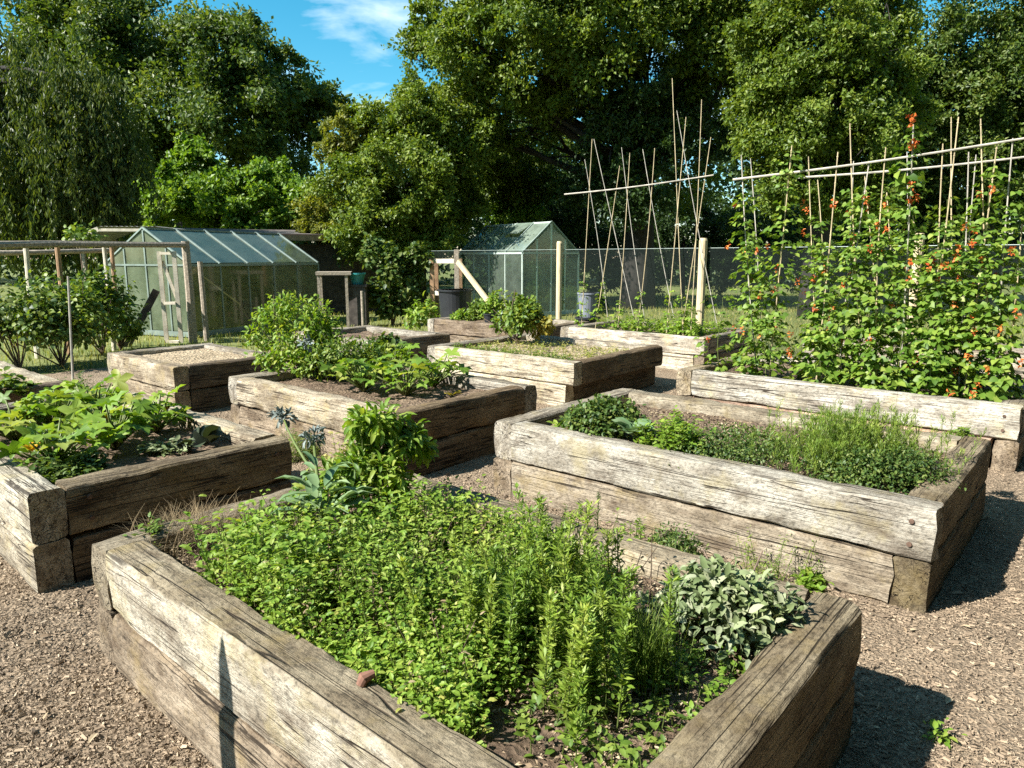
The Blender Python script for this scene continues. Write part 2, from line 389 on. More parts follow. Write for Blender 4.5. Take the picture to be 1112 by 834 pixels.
M_SLEEP = sleeper_mat()
M_SOIL = earth_mat('bed_soil', [(.09, .06, .04), (.17, .12, .08), (.28, .21, .14)], 8, 1.0, 55)
M_SAND = earth_mat('sandy_soil', [(.24, .18, .11), (.36, .28, .18), (.46, .37, .25)], 10, 1.0, 40)
M_PATH = earth_mat('woodchip', [(.18, .135, .09), (.28, .212, .143), (.37, .285, .193)], 5, 1.0, 80)
M_LAWN = earth_mat('lawn_turf', [(.09, .13, .035), (.15, .17, .055), (.22, .21, .08)], .6, .6, 30)
M_CHIP = rnd_mat('wood_chips', [(.11, .083, .058), (.19, .142, .097), (.265, .2, .135), (.33, .253, .17), (.43, .35, .25)])
M_LITTER = rnd_mat('dry_leaf_litter', [(.1, .07, .045), (.19, .135, .085), (.28, .21, .13), (.38, .31, .2)])
M_CANE = plain('bamboo', (.42, .34, .2), .6, var=.35, scale=9)
M_CANEG = plain('grey_bamboo', (.36, .33, .27), .7, var=.35, scale=9)
M_POST = plain('pale_round_timber', (.52, .42, .25), .8, var=.25, scale=6, bump=.4, stretch=(8, 8, 1))
M_OLDT = plain('old_grey_timber', (.3, .25, .19), .85, var=.4, scale=7, bump=.5, stretch=(4, 4, 4))
M_PALET = plain('pale_timber', (.55, .49, .38), .8, var=.25, scale=7, bump=.4)
M_BROWNT = plain('brown_timber', (.33, .2, .11), .8, var=.35, scale=8, bump=.4)
M_DARKT = plain('dark_timber', (.06, .05, .042), .85, var=.5, scale=8, bump=.4)
M_ALU = plain('greenhouse_aluminium', (.2, .24, .21), .45, .35, var=.2, scale=5)
M_ALUL = plain('pale_glazing_bar', (.2, .25, .22), .6, .0, var=.15, scale=5)
M_GLASS = glass_mat('greenhouse_glass', (.72, .82, .76), (.30, .34, .26), .42)
M_GLASSD = glass_mat('dirty_wall_glass', (.62, .68, .52), (.23, .225, .11), .62)
M_GLASSG = glass_mat('gable_glass', (.7, .8, .7), (.22, .26, .17), .6, .1)
M_GLASSR = glass_mat('mossy_roof_glass', (.7, .8, .74), (.16, .2, .14), .58, .0)
M_GLASSP = glass_mat('pale_roof_glass', (.75, .84, .78), (.36, .43, .35), .55, .1)
M_GLASSC = glass_mat('clear_greenhouse_glass', (.78, .86, .8), (.34, .4, .32), .2, .1)
M_PALEF = plain('pale_green_frame', (.45, .52, .46), .5, var=.15, scale=5)
M_NET = net_mat()
M_BARK = plain('tree_bark', (.026, .022, .018), .9, var=.45, scale=7, bump=.9, stretch=(3, 3, .6))
M_STEM = leaf_mat('green_stem', [(.10, .14, .04), (.16, .19, .06)], .1)
M_WOODY = plain('woody_stem', (.14, .1, .07), .9, var=.4, scale=20)
M_RUST = plain('rusty_iron', (.10, .06, .04), .8, var=.5, scale=30)
M_ROOF = plain('felt_roof', (.10, .085, .075), .9, var=.4, scale=3)
M_BLACKP = plain('black_plastic', (.022, .024, .027), .35, var=.2, scale=5, spec=.5)
M_GREYP = plain('grey_plastic', (.17, .185, .21), .45, var=.15, scale=5)
M_TERRA = plain('terracotta', (.2, .1, .065), .8, var=.3, scale=20)
M_TEAL = plain('turquoise_plastic', (.03, .22, .22), .45, var=.2, scale=6)
M_CORR = plain('corrugated_sheet', (.3, .29, .27), .6, .2, var=.35, scale=3)

L_MINT = leaf_mat('mint_leaf', [(.07, .145, .016), (.12, .215, .022), (.18, .285, .034), (.27, .35, .06), (.38, .36, .1)], .36)
L_DARK = leaf_mat('dark_herb_leaf', [(.03, .065, .014), (.055, .105, .02), (.1, .155, .03), (.16, .19, .05)], .28)
L_MID = leaf_mat('mid_green_leaf', [(.055, .11, .016), (.1, .17, .024), (.16, .23, .04), (.23, .28, .055)], .34)
L_BEAN = leaf_mat('bean_leaf', [(.05, .11, .014), (.1, .185, .022), (.17, .255, .038), (.28, .34, .075)], .36)
L_LIME = leaf_mat('lime_leaf', [(.085, .165, .018), (.145, .25, .028), (.21, .31, .045), (.29, .33, .07)], .38)
L_SAGE = leaf_mat('sage_leaf', [(.1, .14, .055), (.16, .205, .095), (.23, .27, .15), (.29, .31, .21)], .15, .7, .15, (1.1, 1.2, .7))
L_GLAUC = leaf_mat('glaucous_leaf', [(.09, .16, .075), (.15, .23, .11), (.22, .3, .16)], .2, .55, .3, (1.1, 1.2, .7))
L_BLUE = leaf_mat('blue_grey_head', [(.12, .15, .15), (.18, .215, .21), (.26, .29, .28)], .1, .7, .1, (1, 1, 1))
L_FEATH = leaf_mat('feathery_green', [(.08, .15, .018), (.14, .23, .028), (.22, .3, .045), (.3, .34, .08)], .34)
L_STRAW = leaf_mat('dry_stem', [(.1, .07, .045), (.2, .15, .09), (.3, .24, .15)], .1, .8, .1, (1, 1, .8))
L_YEL = leaf_mat('yellow_leaf', [(.2, .2, .04), (.32, .29, .05), (.42, .33, .05)], .35, tcol=(1.1, 1.0, .5))
L_FLOW = leaf_mat('yellow_flower', [(.7, .38, .02), (.8, .52, .03)], .3, tcol=(1, 1, .6))
L_RED = leaf_mat('scarlet_bean_flower', [(.4, .07, .02), (.58, .15, .035), (.7, .27, .06)], .25, tcol=(1.1, .8, .6))
L_PURP = leaf_mat('dark_purple_leaf', [(.02, .022, .018), (.035, .045, .03), (.05, .07, .04)], .15)
L_GRASS = leaf_mat('grass_blade', [(.12, .18, .03), (.21, .25, .05), (.33, .31, .1), (.42, .37, .15)], .3)
K_OAK = leaf_mat('oak_foliage', [(.035, .07, .013), (.062, .108, .018), (.108, .158, .026), (.18, .215, .05)], .34)
K_LIGHT = leaf_mat('fresh_tree_foliage', [(.05, .093, .013), (.092, .15, .018), (.148, .21, .028), (.22, .262, .05)], .36)
K_BRIGHT = leaf_mat('bright_shrub_foliage', [(.06, .125, .015), (.105, .2, .02), (.16, .26, .03), (.22, .3, .045)], .38)
K_DARK = leaf_mat('deep_tree_foliage', [(.02, .046, .012), (.036, .072, .016), (.06, .105, .024)], .28)
K_OLIVE = leaf_mat('olive_foliage', [(.055, .105, .014), (.105, .165, .02), (.165, .228, .03), (.23, .27, .05)], .34)
K_GOLD = leaf_mat('gold_foliage', [(.11, .14, .02), (.17, .19, .03), (.24, .24, .045)], .36)
K_WILLOW = leaf_mat('willow_foliage', [(.04, .068, .012), (.072, .106, .018), (.118, .148, .028)], .32)

# ------------------------------------------------------------------ world, sun
EL = R(41.5)
sh = np.array([.905, .424])
sundir = np.array([-sh[0] * math.cos(EL), -sh[1] * math.cos(EL), math.sin(EL)])
W = bpy.data.worlds.new('World'); S.world = W; W.use_nodes = True
nt = W.node_tree; nd, lk = nt.nodes, nt.links; nd.clear()
sky = nd.new('ShaderNodeTexSky'); sky.sky_type = 'NISHITA'; sky.sun_disc = False
sky.sun_elevation = EL; sky.sun_rotation = math.atan2(sundir[0], sundir[1])
sky.air_density = 1.0; sky.dust_density = .25; sky.ozone_density = 2.2; sky.altitude = 80
hs = nd.new('ShaderNodeHueSaturation'); hs.inputs['Saturation'].default_value = 1.42; hs.inputs['Hue'].default_value = .47; lk.new(sky.outputs[0], hs.inputs['Color'])
tc = nd.new('ShaderNodeTexCoord'); mp = nd.new('ShaderNodeMapping'); mp.inputs['Scale'].default_value = (5, 5, 14); mp.inputs['Location'].default_value = (.35, .0, 1.7)
lk.new(tc.outputs['Generated'], mp.inputs[0])
cn = noise(nd, lk, mp.outputs[0], 1.1, 7, .55, .3); cr = ramp(nd, [(.50, 0), (.74, .62)]); lk.new(cn.outputs[0], cr.inputs[0])
skc = mixc(nd, lk, hs.outputs[0], (8.2, 8.8, 9.6), cr.outputs[0])
bg = nd.new('ShaderNodeBackground'); bg.inputs['Strength'].default_value = .073; lk.new(skc, bg.inputs['Color'])
wo = nd.new('ShaderNodeOutputWorld'); lk.new(bg.outputs[0], wo.inputs['Surface'])
sl = bpy.data.lights.new('sun', 'SUN'); sl.energy = 5.0; sl.angle = R(.53); sl.color = (1.0, .965, .905)
so = bpy.data.objects.new('sun', sl); so.rotation_euler = Vector(-sundir).to_track_quat('-Z', 'Y').to_euler(); so.location = tuple(sundir * 60); COL.objects.link(so)
vs = S.view_settings; vs.view_transform = 'Standard'; vs.look = 'None'; vs.exposure = 1.46; vs.gamma = 1.0; vs.use_curve_mapping = False
S.render.engine = 'CYCLES'
cy = S.cycles
cy.max_bounces = 7; cy.diffuse_bounces = 3; cy.glossy_bounces = 3; cy.transmission_bounces = 4; cy.transparent_max_bounces = 24
cy.caustics_reflective = cy.caustics_refractive = False; cy.sample_clamp_indirect = 6
cy.use_denoising = False

# ------------------------------------------------------------------ ground
def sheet(x0, x1, y0, y1, nx, ny, f):
    X, Y = np.meshgrid(np.linspace(x0, x1, nx), np.linspace(y0, y1, ny)); Z = f(X, Y)
    V = np.stack([X, Y, Z], -1).reshape(-1, 3); i = np.arange(nx * ny).reshape(ny, nx)
    return V, np.stack([i[:-1, :-1], i[:-1, 1:], i[1:, 1:], i[1:, :-1]], -1).reshape(-1, 4)
g = Geo(); V, q = sheet(-400, 400, -300, 900, 60, 60, lambda X, Y: X * 0 - .012); g.add(V, q)
tag(g.build('ground', M_LAWN), kind='structure')
def pathz(X, Y):
    return .012 * np.sin(X * 1.9 + 1) * np.cos(Y * 1.6) + .006 * np.sin(X * 5.3 + Y * 4.1)
# wood-chip yard, garden grid aligned
g = Geo()
aa, bb = np.meshgrid(np.linspace(-5.0, 11.0, 130), np.linspace(-5.0, 10.75, 130))
X = E1[0] * aa + E2[0] * bb; Y = E1[1] * aa + E2[1] * bb
edge = np.minimum(np.minimum(aa + 5, 11.0 - aa), np.minimum(bb + 5, 10.75 - bb))
Z = np.where(edge > .05, pathz(X, Y) * .8 + .012, -.02)
i = np.arange(130 * 130).reshape(130, 130)
g.add(np.stack([X, Y, Z], -1).reshape(-1, 3), np.stack([i[:-1, :-1], i[1:, :-1], i[1:, 1:], i[:-1, 1:]], -1).reshape(-1, 4))
tag(g.build('path', M_PATH, smooth=True), kind='structure')

# ------------------------------------------------------------------ raised beds
T, HB = .15, .25
BEDS = []
def sleeper_mesh(L, t, h, seed, fine):
    ns = max(10, int(L / (.035 if fine else .08)))
    prof = []; rd = .013
    def edge(p, q, k):
        for j in range(k): prof.append((p[0] + (q[0] - p[0]) * j / k, p[1] + (q[1] - p[1]) * j / k))
    y, z = t / 2, h / 2; k = 3 if fine else 2
    cs = [((-y + rd, -z), (y - rd, -z)), ((y, -z + rd), (y, z - rd)), ((y - rd, z), (-y + rd, z)), ((-y, z - rd), (-y, -z + rd))]
    corner = []
    for a, b in cs:
        st = len(prof); edge(a, b, k); prof.append(b)
        corner += [1] + [0] * (k - 1) + [1]
    n = len(prof); V = []
    wob = [mn.noise(Vector((seed * 3.1, k2 * 1.7, .3))) for k2 in range(4)]
    for s in range(ns + 1):
        u = s / ns; x = -L / 2 + L * u
        bend = .006 * math.sin(u * 3.1 + seed) * wob[0] * 2
        for j, (py, pz) in enumerate(prof):
            q = Vector((x * 1.6 + seed * 7.3, py * 9, pz * 9))
            d = mn.noise(q * 1.4) * .006 + mn.noise(Vector((x * 7 + seed, py * 30, pz * 30))) * .0025
            e = 0
            if corner[j]:
                c = mn.noise(Vector((x * 4.5 + seed * 5, py * 14, pz * 14)))
                e = max(0, c) * .017 + max(0, mn.noise(Vector((x * 15 + seed, py * 9, pz * 9)))) * .008
            ln = math.hypot(py, pz); xe = x
            if s in (0, ns): xe = x + (mn.noise(Vector((py * 18, pz * 18, seed + s))) * .012 - (.008 if s else -.008) * corner[j])
            V.append((xe, py * (1 + (d - e) / ln) + bend, pz * (1 + (d - e) / ln)))
    Fq = [(s * n + j, s * n + (j + 1) % n, (s + 1) * n + (j + 1) % n, (s + 1) * n + j) for s in range(ns) for j in range(n)]
    Fq = [f[::-1] for f in Fq]
    tr = []
    for s, rev in ((0, False), (ns, True)):
        c = len(V); ring = [s * n + j for j in range(n)]
        m = np.mean([V[i] for i in ring], 0); V.append((m[0] + (.004 if not rev else -.004), m[1], m[2]))
        for j in range(n):
            a, b = ring[j], ring[(j + 1) % n]
            tr.append((c, a, b) if not rev else (c, b, a))
    tr = [f[::-1] for f in tr]
    return np.array(V), [np.array(Fq)[:, ::-1], np.array(tr)[:, ::-1]]

bed_i = 0
def bed(label, a0, a1, b0, b1, top='SSSS', low='SSSS', zt=.5, soil=.085, soilm=None, fine=False, tones=None, low_in=(0, 0, 0, 0), bolts=(), wtop=.5, mound=.03, ltone=(.72, .62, .52)):
    """corners in order (a0b0)(a1b0)(a1b1)(a0b1): which sleeper runs through, the Long (along a) or the Short one"""
    global bed_i; bed_i += 1
    ca, cb = (a0 + a1) / 2, (b0 + b1) / 2
    root = thing('raised_bed', label, 'raised bed', tuple(P(ca, cb, 0)), math.atan2(E2[1], E2[0]), 'railway sleeper raised beds')
    tones = tones or {}
    h = zt / 2
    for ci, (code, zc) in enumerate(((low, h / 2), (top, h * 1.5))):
        A0, A1, B0, B1 = a0, a1, b0, b1
        if ci == 0: A0 += low_in[0]; A1 -= low_in[1]; B0 += low_in[2]; B1 -= low_in[3]
        for side in ('Lmin', 'Lmax', 'Smin', 'Smax'):
            if side[0] == 'L':
                lo = A0 + (0 if code[0 if side == 'Lmin' else 3] == 'L' else T)
                hi = A1 - (0 if code[1 if side == 'Lmin' else 2] == 'L' else T)
                c = ((B0 + T / 2) if side == 'Lmin' else (B1 - T / 2)) - cb
                pos = (c, (lo + hi) / 2 - ca, zc); rz = math.pi / 2
            else:
                lo = B0 + (0 if code[0 if side == 'Smin' else 1] == 'S' else T)
                hi = B1 - (0 if code[3 if side == 'Smin' else 2] == 'S' else T)
                c = ((A0 + T / 2) if side == 'Smin' else (A1 - T / 2)) - ca
                pos = ((lo + hi) / 2 - cb, c, zc); rz = 0
            seed = bed_i * 8 + ci * 4 + len(side) + ord(side[0]) * .37 + ord(side[2]) * .11
            V, Fs = sleeper_mesh(hi - lo - .006, T, h - .006, seed, fine)
            gg = Geo(); gg.add(V, Fs)
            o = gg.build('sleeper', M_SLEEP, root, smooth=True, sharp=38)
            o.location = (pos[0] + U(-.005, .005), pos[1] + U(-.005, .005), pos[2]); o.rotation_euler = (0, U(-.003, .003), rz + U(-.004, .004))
            tn = tones.get((ci, side)) or tones.get(side)  # Smin tones are darkened to paint shade onto the ends away from the sun
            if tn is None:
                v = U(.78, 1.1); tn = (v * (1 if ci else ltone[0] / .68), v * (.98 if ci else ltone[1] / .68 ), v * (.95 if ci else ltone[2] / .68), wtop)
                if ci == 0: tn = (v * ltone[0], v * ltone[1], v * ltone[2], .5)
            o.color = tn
            if (ci, side) in bolts:
                for end in bolts[(ci, side)]:
                    for zz in (-.055, .05):
                        gb = Geo(); yy = -T / 2 if side in ('Smin',) else T / 2
                        if side == 'Lmin': yy = T / 2
                        xx = (hi - lo) / 2 * end - .1 * end
                        tube(gb, [(xx, yy - .012, zz), (xx, yy + .008, zz)], .011, 8)
                        b_ = gb.build('bolt', M_RUST, o)
    # soil
    n1, n2 = (60, 40) if fine else (36, 26)
    Xs, Ys = np.meshgrid(np.linspace(b0 - cb + T * .8, b1 - cb - T * .8, n2), np.linspace(a0 - ca + T * .8, a1 - ca - T * .8, n1))
    Zs = np.array([[zt - soil + mound * mn.fractal(Vector((x * 3 + bed_i, y * 3, 0)), 1, 2, 4) + .012 * mn.noise(Vector((x * 22, y * 22, bed_i))) for x in Xs[0]] for y in Ys[:, 0]])
    i = np.arange(n1 * n2).reshape(n1, n2)
    gs = Geo(); gs.add(np.stack([Xs, Ys, Zs], -1).reshape(-1, 3), np.stack([i[:-1, :-1], i[:-1, 1:], i[1:, 1:], i[1:, :-1]], -1).reshape(-1, 4))
    gs.build('soil', soilm or M_SOIL, root, smooth=True)
    BEDS.append((a0, a1, b0, b1)); return root

PALE = (1.12, 1.1, 1.06)
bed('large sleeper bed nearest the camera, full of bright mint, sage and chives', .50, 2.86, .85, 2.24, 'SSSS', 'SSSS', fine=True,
    tones={(1, 'Lmin'): (1.2, 1.18, 1.12, 1.0), (1, 'Smin'): (.62, .54, .41, .0), (0, 'Smin'): (.5, .44, .33, .3), (1, 'Smax'): (.72, .66, .56, .3), (1, 'Lmax'): (.92, .85, .72, .5), (0, 'Lmin'): (.82, .72, .62, .5)})  # Smin: brown timber, darkened further as painted shade
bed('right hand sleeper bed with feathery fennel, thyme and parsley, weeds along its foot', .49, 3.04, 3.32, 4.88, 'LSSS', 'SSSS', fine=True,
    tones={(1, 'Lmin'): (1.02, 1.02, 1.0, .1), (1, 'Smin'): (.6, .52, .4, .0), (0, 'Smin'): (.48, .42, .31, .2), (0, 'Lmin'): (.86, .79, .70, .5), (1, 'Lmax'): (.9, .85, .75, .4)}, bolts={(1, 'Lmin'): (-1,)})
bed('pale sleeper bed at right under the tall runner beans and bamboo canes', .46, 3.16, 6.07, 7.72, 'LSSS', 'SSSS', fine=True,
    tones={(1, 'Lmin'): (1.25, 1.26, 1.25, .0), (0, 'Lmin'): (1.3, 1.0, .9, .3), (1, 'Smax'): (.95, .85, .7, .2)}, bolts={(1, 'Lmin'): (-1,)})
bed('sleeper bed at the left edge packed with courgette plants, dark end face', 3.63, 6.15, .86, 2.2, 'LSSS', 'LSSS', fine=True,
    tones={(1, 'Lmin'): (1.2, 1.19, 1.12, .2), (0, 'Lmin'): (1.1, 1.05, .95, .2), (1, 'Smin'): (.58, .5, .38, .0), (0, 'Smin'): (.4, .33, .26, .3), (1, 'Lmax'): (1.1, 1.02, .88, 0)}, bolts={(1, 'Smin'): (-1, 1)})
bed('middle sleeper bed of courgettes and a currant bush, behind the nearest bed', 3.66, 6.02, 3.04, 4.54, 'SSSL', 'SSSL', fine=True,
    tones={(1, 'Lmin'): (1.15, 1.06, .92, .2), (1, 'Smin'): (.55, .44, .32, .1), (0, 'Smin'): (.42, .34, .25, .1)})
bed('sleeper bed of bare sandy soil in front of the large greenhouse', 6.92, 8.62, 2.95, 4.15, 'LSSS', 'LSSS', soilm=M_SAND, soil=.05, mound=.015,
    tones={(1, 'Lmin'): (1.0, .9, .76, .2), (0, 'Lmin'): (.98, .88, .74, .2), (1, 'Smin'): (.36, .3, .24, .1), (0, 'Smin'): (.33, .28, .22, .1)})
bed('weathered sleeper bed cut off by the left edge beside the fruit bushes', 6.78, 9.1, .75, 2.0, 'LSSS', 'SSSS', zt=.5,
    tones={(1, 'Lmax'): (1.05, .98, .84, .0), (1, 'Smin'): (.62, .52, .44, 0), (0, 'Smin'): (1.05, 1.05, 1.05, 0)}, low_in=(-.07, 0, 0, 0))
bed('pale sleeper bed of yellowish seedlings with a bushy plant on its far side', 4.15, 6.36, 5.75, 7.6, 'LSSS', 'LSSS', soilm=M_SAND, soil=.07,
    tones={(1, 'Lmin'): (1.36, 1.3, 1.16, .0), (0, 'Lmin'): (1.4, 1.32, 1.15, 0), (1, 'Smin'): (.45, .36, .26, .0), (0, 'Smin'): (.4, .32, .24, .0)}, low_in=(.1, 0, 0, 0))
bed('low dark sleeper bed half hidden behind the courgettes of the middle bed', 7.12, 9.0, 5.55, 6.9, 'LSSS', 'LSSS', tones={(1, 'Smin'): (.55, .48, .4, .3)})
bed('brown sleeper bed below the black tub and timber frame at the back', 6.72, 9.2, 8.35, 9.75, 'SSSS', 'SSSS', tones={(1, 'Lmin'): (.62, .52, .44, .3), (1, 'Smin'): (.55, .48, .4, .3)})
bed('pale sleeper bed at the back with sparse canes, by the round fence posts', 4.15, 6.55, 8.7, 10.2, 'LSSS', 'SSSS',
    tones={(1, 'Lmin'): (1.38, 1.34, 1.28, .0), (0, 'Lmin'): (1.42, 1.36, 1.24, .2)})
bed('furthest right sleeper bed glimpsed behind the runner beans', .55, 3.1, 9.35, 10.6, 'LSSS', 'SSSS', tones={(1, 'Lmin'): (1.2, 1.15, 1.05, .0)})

def inbeds(p, mrg=0.0):
    a, b = p @ E1, p @ E2; k = np.zeros(len(p), bool)
    for a0, a1, b0, b1 in BEDS: k |= (a > a0 - mrg) & (a < a1 + mrg) & (b > b0 - mrg) & (b < b1 + mrg)
    return k

# loose wood chips over the yard
g = Geo(); n = 430000
yy = 1.0 + 7.5 * U(0, 1, n) ** 1.8; xx = U(-1, 1, n) * (yy * .78 + .3)
p = np.stack([xx, yy, pathz(xx, yy) * .8 + .012], 1); p = p[~inbeds(p)]
wn = np.array([mn.fractal(Vector((x * 1.1, y * 1.1, 2.0)), 1, 2, 4) for x, y in p[:, :2]]); p = p[U(0, 1, len(p)) < np.clip(.75 + wn * 1.1, .3, 1)]; n = len(p); p[:, 2] += U(-.002, .008, n)
a = U(0, 2 * math.pi, n); D = np.stack([np.cos(a), np.sin(a), rng.normal(size=n) * .17], 1); Nn = UP + rng.normal(size=(n, 3)) * .3
sc_ = (1 + p[:, 1] * .05)
l = np.exp(rng.normal(size=n) * .5) * .0068 * sc_
leaves(g, p, D, Nn, l, l * U(.18, .5, n), T_CHIP, np.clip(rng.beta(2, 2.4, n), 0, 1))
tag(g.build('wood_chips', M_CHIP), 'brown and grey wood chips scattered over the garden paths', 'wood chips', kind='stuff')
# fallen dry leaves / twigs
g = Geo(); n = 500
yy = 1.3 + 6 * U(0, 1, n) ** 1.5; xx = U(-1, 1, n) * (yy * .75); p = np.stack([xx, yy, pathz(xx, yy) * .8 + .022], 1); p = p[~inbeds(p, .02)]; n = len(p)
a = U(0, 6.28, n); D = np.stack([np.cos(a), np.sin(a), rng.normal(size=n) * .15], 1)
l = U(.018, .05, n); leaves(g, p, D, UP + rng.normal(size=(n, 3)) * .3, l, l * .5, T_OVAL, U(.2, 1, n))
tag(g.build('fallen_leaves', M_LITTER), 'dry fallen leaves lying among the wood chips', 'fallen leaves', kind='stuff')

# ------------------------------------------------------------------ planting helpers
def plant(name, label, cat, geo_parts, base, group=None):
    """geo_parts: list of (part name, Geo, materials)"""
    root = thing(name, label, cat, tuple(base), 0, group)
    for pn, gg, mats in geo_parts:
        if gg.n == 0: continue
        o = gg.build(pn, mats, None, smooth=pn not in ('crown', 'pot')); o.parent = root; o.matrix_parent_inverse = Matrix.Translation(Vector(base)).inverted()
    return root
def rect(a0, a1, b0, b1, n, z):
    return E1 * U(a0, a1, n)[:, None] + E2 * U(b0, b1, n)[:, None] + UP * z

# ------------------------------------------------------------------ BED A (nearest)
ZS = .41
def keepout(p, spots):
    k = np.ones(len(p), bool)
    for (a, b, r) in spots: k &= ((p @ E1 - a) ** 2 + (p @ E2 - b) ** 2) > r * r
    return p[k]
g = Geo()
p = rect(1.0, 2.45, 1.0, 1.98, 3400, ZS)
a_, b_ = p @ E1, p @ E2
nzv = np.array([mn.noise(Vector((x * 3.2, y * 3.2, 4.0))) for x, y in p[:, :2]])
g_n = np.array([mn.noise(Vector((x * 8, y * 8, 9.0))) for x, y in p[:, :2]])
keep = (g_n > -.34) & (a_ > 1.05 + .26 * (b_ - 1.0) + .2 * nzv) & (a_ < 2.30 + .17 * nzv - .2 * np.abs(b_ - 1.6))
p, nzv = p[keep], nzv[keep]
hh = (.15 + .11 * nzv + .05 * np.clip(a_[keep] - 1.7, 0, 1)) * U(.55, 1.25, len(p))
sprigs(g, p, hh, 15, .0255, .62, T_OVAL, m=0, jit=.016, lean=.2)
tag(g.build('mint_patch', [L_MINT, M_STEM]), 'bright green mint carpeting the middle of the nearest raised bed', 'mint', kind='stuff')
kk_ = [(*ab(at(352, 612, ZS)), .17), (*ab(at(222, 590, ZS)), .2)]
g = Geo(); p = keepout(rect(1.85, 2.32, 1.02, 1.86, 210, ZS), kk_); sprigs(g, p, U(.15, .3, len(p)), 16, .045, .45, T_LONG, lean=.22, jit=.02)
p = rect(1.2, 1.9, 1.15, 1.88, 130, ZS); sprigs(g, p, U(.2, .31, len(p)), 14, .034, .5, T_OVAL, r=(.5, 1), lean=.2, jit=.02)
p = rect(1.1, 2.3, 1.05, 2.05, 90, ZS); g3 = Geo(); sprigs(g3, p, U(.18, .28, len(p)), 10, .022, .4, T_OVAL, r=(.3, 1), lean=.25)
tag(g.build('lemon_balm_patch', [L_LIME, M_STEM]), 'taller lime green shoots poking through the mint of the nearest bed', 'lemon balm', kind='stuff')
tag(g3.build('dry_shoots', [L_STRAW, M_WOODY]), 'thin dry brown shoots among the mint of the nearest bed', 'dry shoots', kind='stuff')
# litter on soil
g = Geo(); p = rect(.66, 2.68, 1.02, 2.08, 15000, ZS + .012); n = len(p); p[:, 2] += U(-.005, .02, n)
a = U(0, 6.28, n); D = np.stack([np.cos(a), np.sin(a), rng.normal(size=n) * .3], 1); l = U(.006, .021, n)
leaves(g, p, D, UP + rng.normal(size=(n, 3)) * .4, l, l * U(.2, .7, n), T_DIA, U(0, 1, n))
tag(g.build('leaf_litter', M_LITTER), 'dry leaf litter on the soil of the nearest bed', 'leaf litter', kind='stuff')

# taller leafy clump at left part of the patch
def herb(px, py, zb, rad, h, n, L, matl, name, label, cat, T=T_OVAL, ratio=.6, k=14, r=(0, 1), lean=.25, elev=.3, group=None, jit=.014):
    c = at(px, py, zb); m = n
    q = np.broadcast_to(c, (m, 3)).copy(); rr = rad * np.sqrt(U(0, 1, m)); a = U(0, 6.28, m)
    q[:, 0] += rr * np.cos(a); q[:, 1] += rr * np.sin(a)
    hts = h * U(.6, 1.1, m) * (1 - .45 * (rr / rad) ** 2)
    gg = Geo(); sprigs(gg, q, hts, k, L, ratio, T, r=r, lean=lean, elev=elev, jit=jit)
    return plant(name, label, cat, [('foliage', gg, [matl, M_STEM])], c, group)
herb(270, 612, ZS, .12, .22, 45, .05, L_LIME, 'lemon_balm', 'bright lime green leafy clump left of the mint in nearest bed', 'herb', T_LONG, .42)
herb(165, 592, ZS + .03, .05, .10, 16, .035, L_MID, 'weed', 'small green weed on the left corner of the nearest bed', 'weed')
# bushy plant behind the tall kale
c = at(400, 575, ZS); g = Geo(); gs = Geo()
for q_, r_, n_ in ((c + UP * .24, .19, 800), (c + UP * .42 + [.03, .02, 0], .15, 520), (c + UP * .34 + [.16, .05, 0], .13, 300), (c + UP * .2 + [-.13, -.03, 0], .13, 260)): clumps(g, q_, (r_, r_, r_ * 1.15), 14, n_, .058, T=T_LONG, ratio=.34, droop=.3, zmin=ZS, sub=.27)
stems(gs, c, [c + UP * U(.25, .5) + np.append(rng.normal(size=2) * .1, 0) for _ in range(14)], .006, .002)
plant('pepper_bush', 'dense green bush standing at the back of the nearest bed', 'bush', [('foliage', g, [L_LIME]), ('stem', gs, [M_STEM])], c)
# glaucous kale-like plant with blue grey heads
c = at(352, 612, ZS); g = Geo(); gs = Geo(); gf = Geo()
top1, top2 = at_row(307, 452, 1.72), at_row(340, 474, 1.62)
main = np.array([c, c + UP * .18 + E1 * .01, (c + top2) / 2 + UP * .08, top2])
tube(gs, main, [.011, .010, .008, .005], 6); tube(gs, curve(main[2], top1, 5, .05), np.linspace(.007, .004, 5), 6)
for t, (h, nl, L) in enumerate(((.1, 11, .17), (.19, 11, .16), (.28, 9, .13), (.36, 7, .09))):
    a = U(0, 6.28, nl); D = np.stack([np.cos(a), np.sin(a), U(.1, .7, nl)], 1)
    leaves(g, c + UP * h + D * .03, D, UP + unit(nl) * .25, U(.8, 1.15, nl) * L, U(.7, 1.1, nl) * L * .36, T_LONG, U(0, 1, nl))
hd = []
for q in (top1, top2):
    gf = Geo(); blob(gf, q, (.04, .04, .03), 80, .038, T_LONG, .3, .3, .0, .5); hd.append(('flower_head', gf, [L_BLUE]))
plant('sea_kale', 'tall blue green plant with two blue grey heads on stalks, nearest bed', 'vegetable plant', [('leaves', g, [L_GLAUC]), ('stem', gs, [M_STEM])] + hd, c)
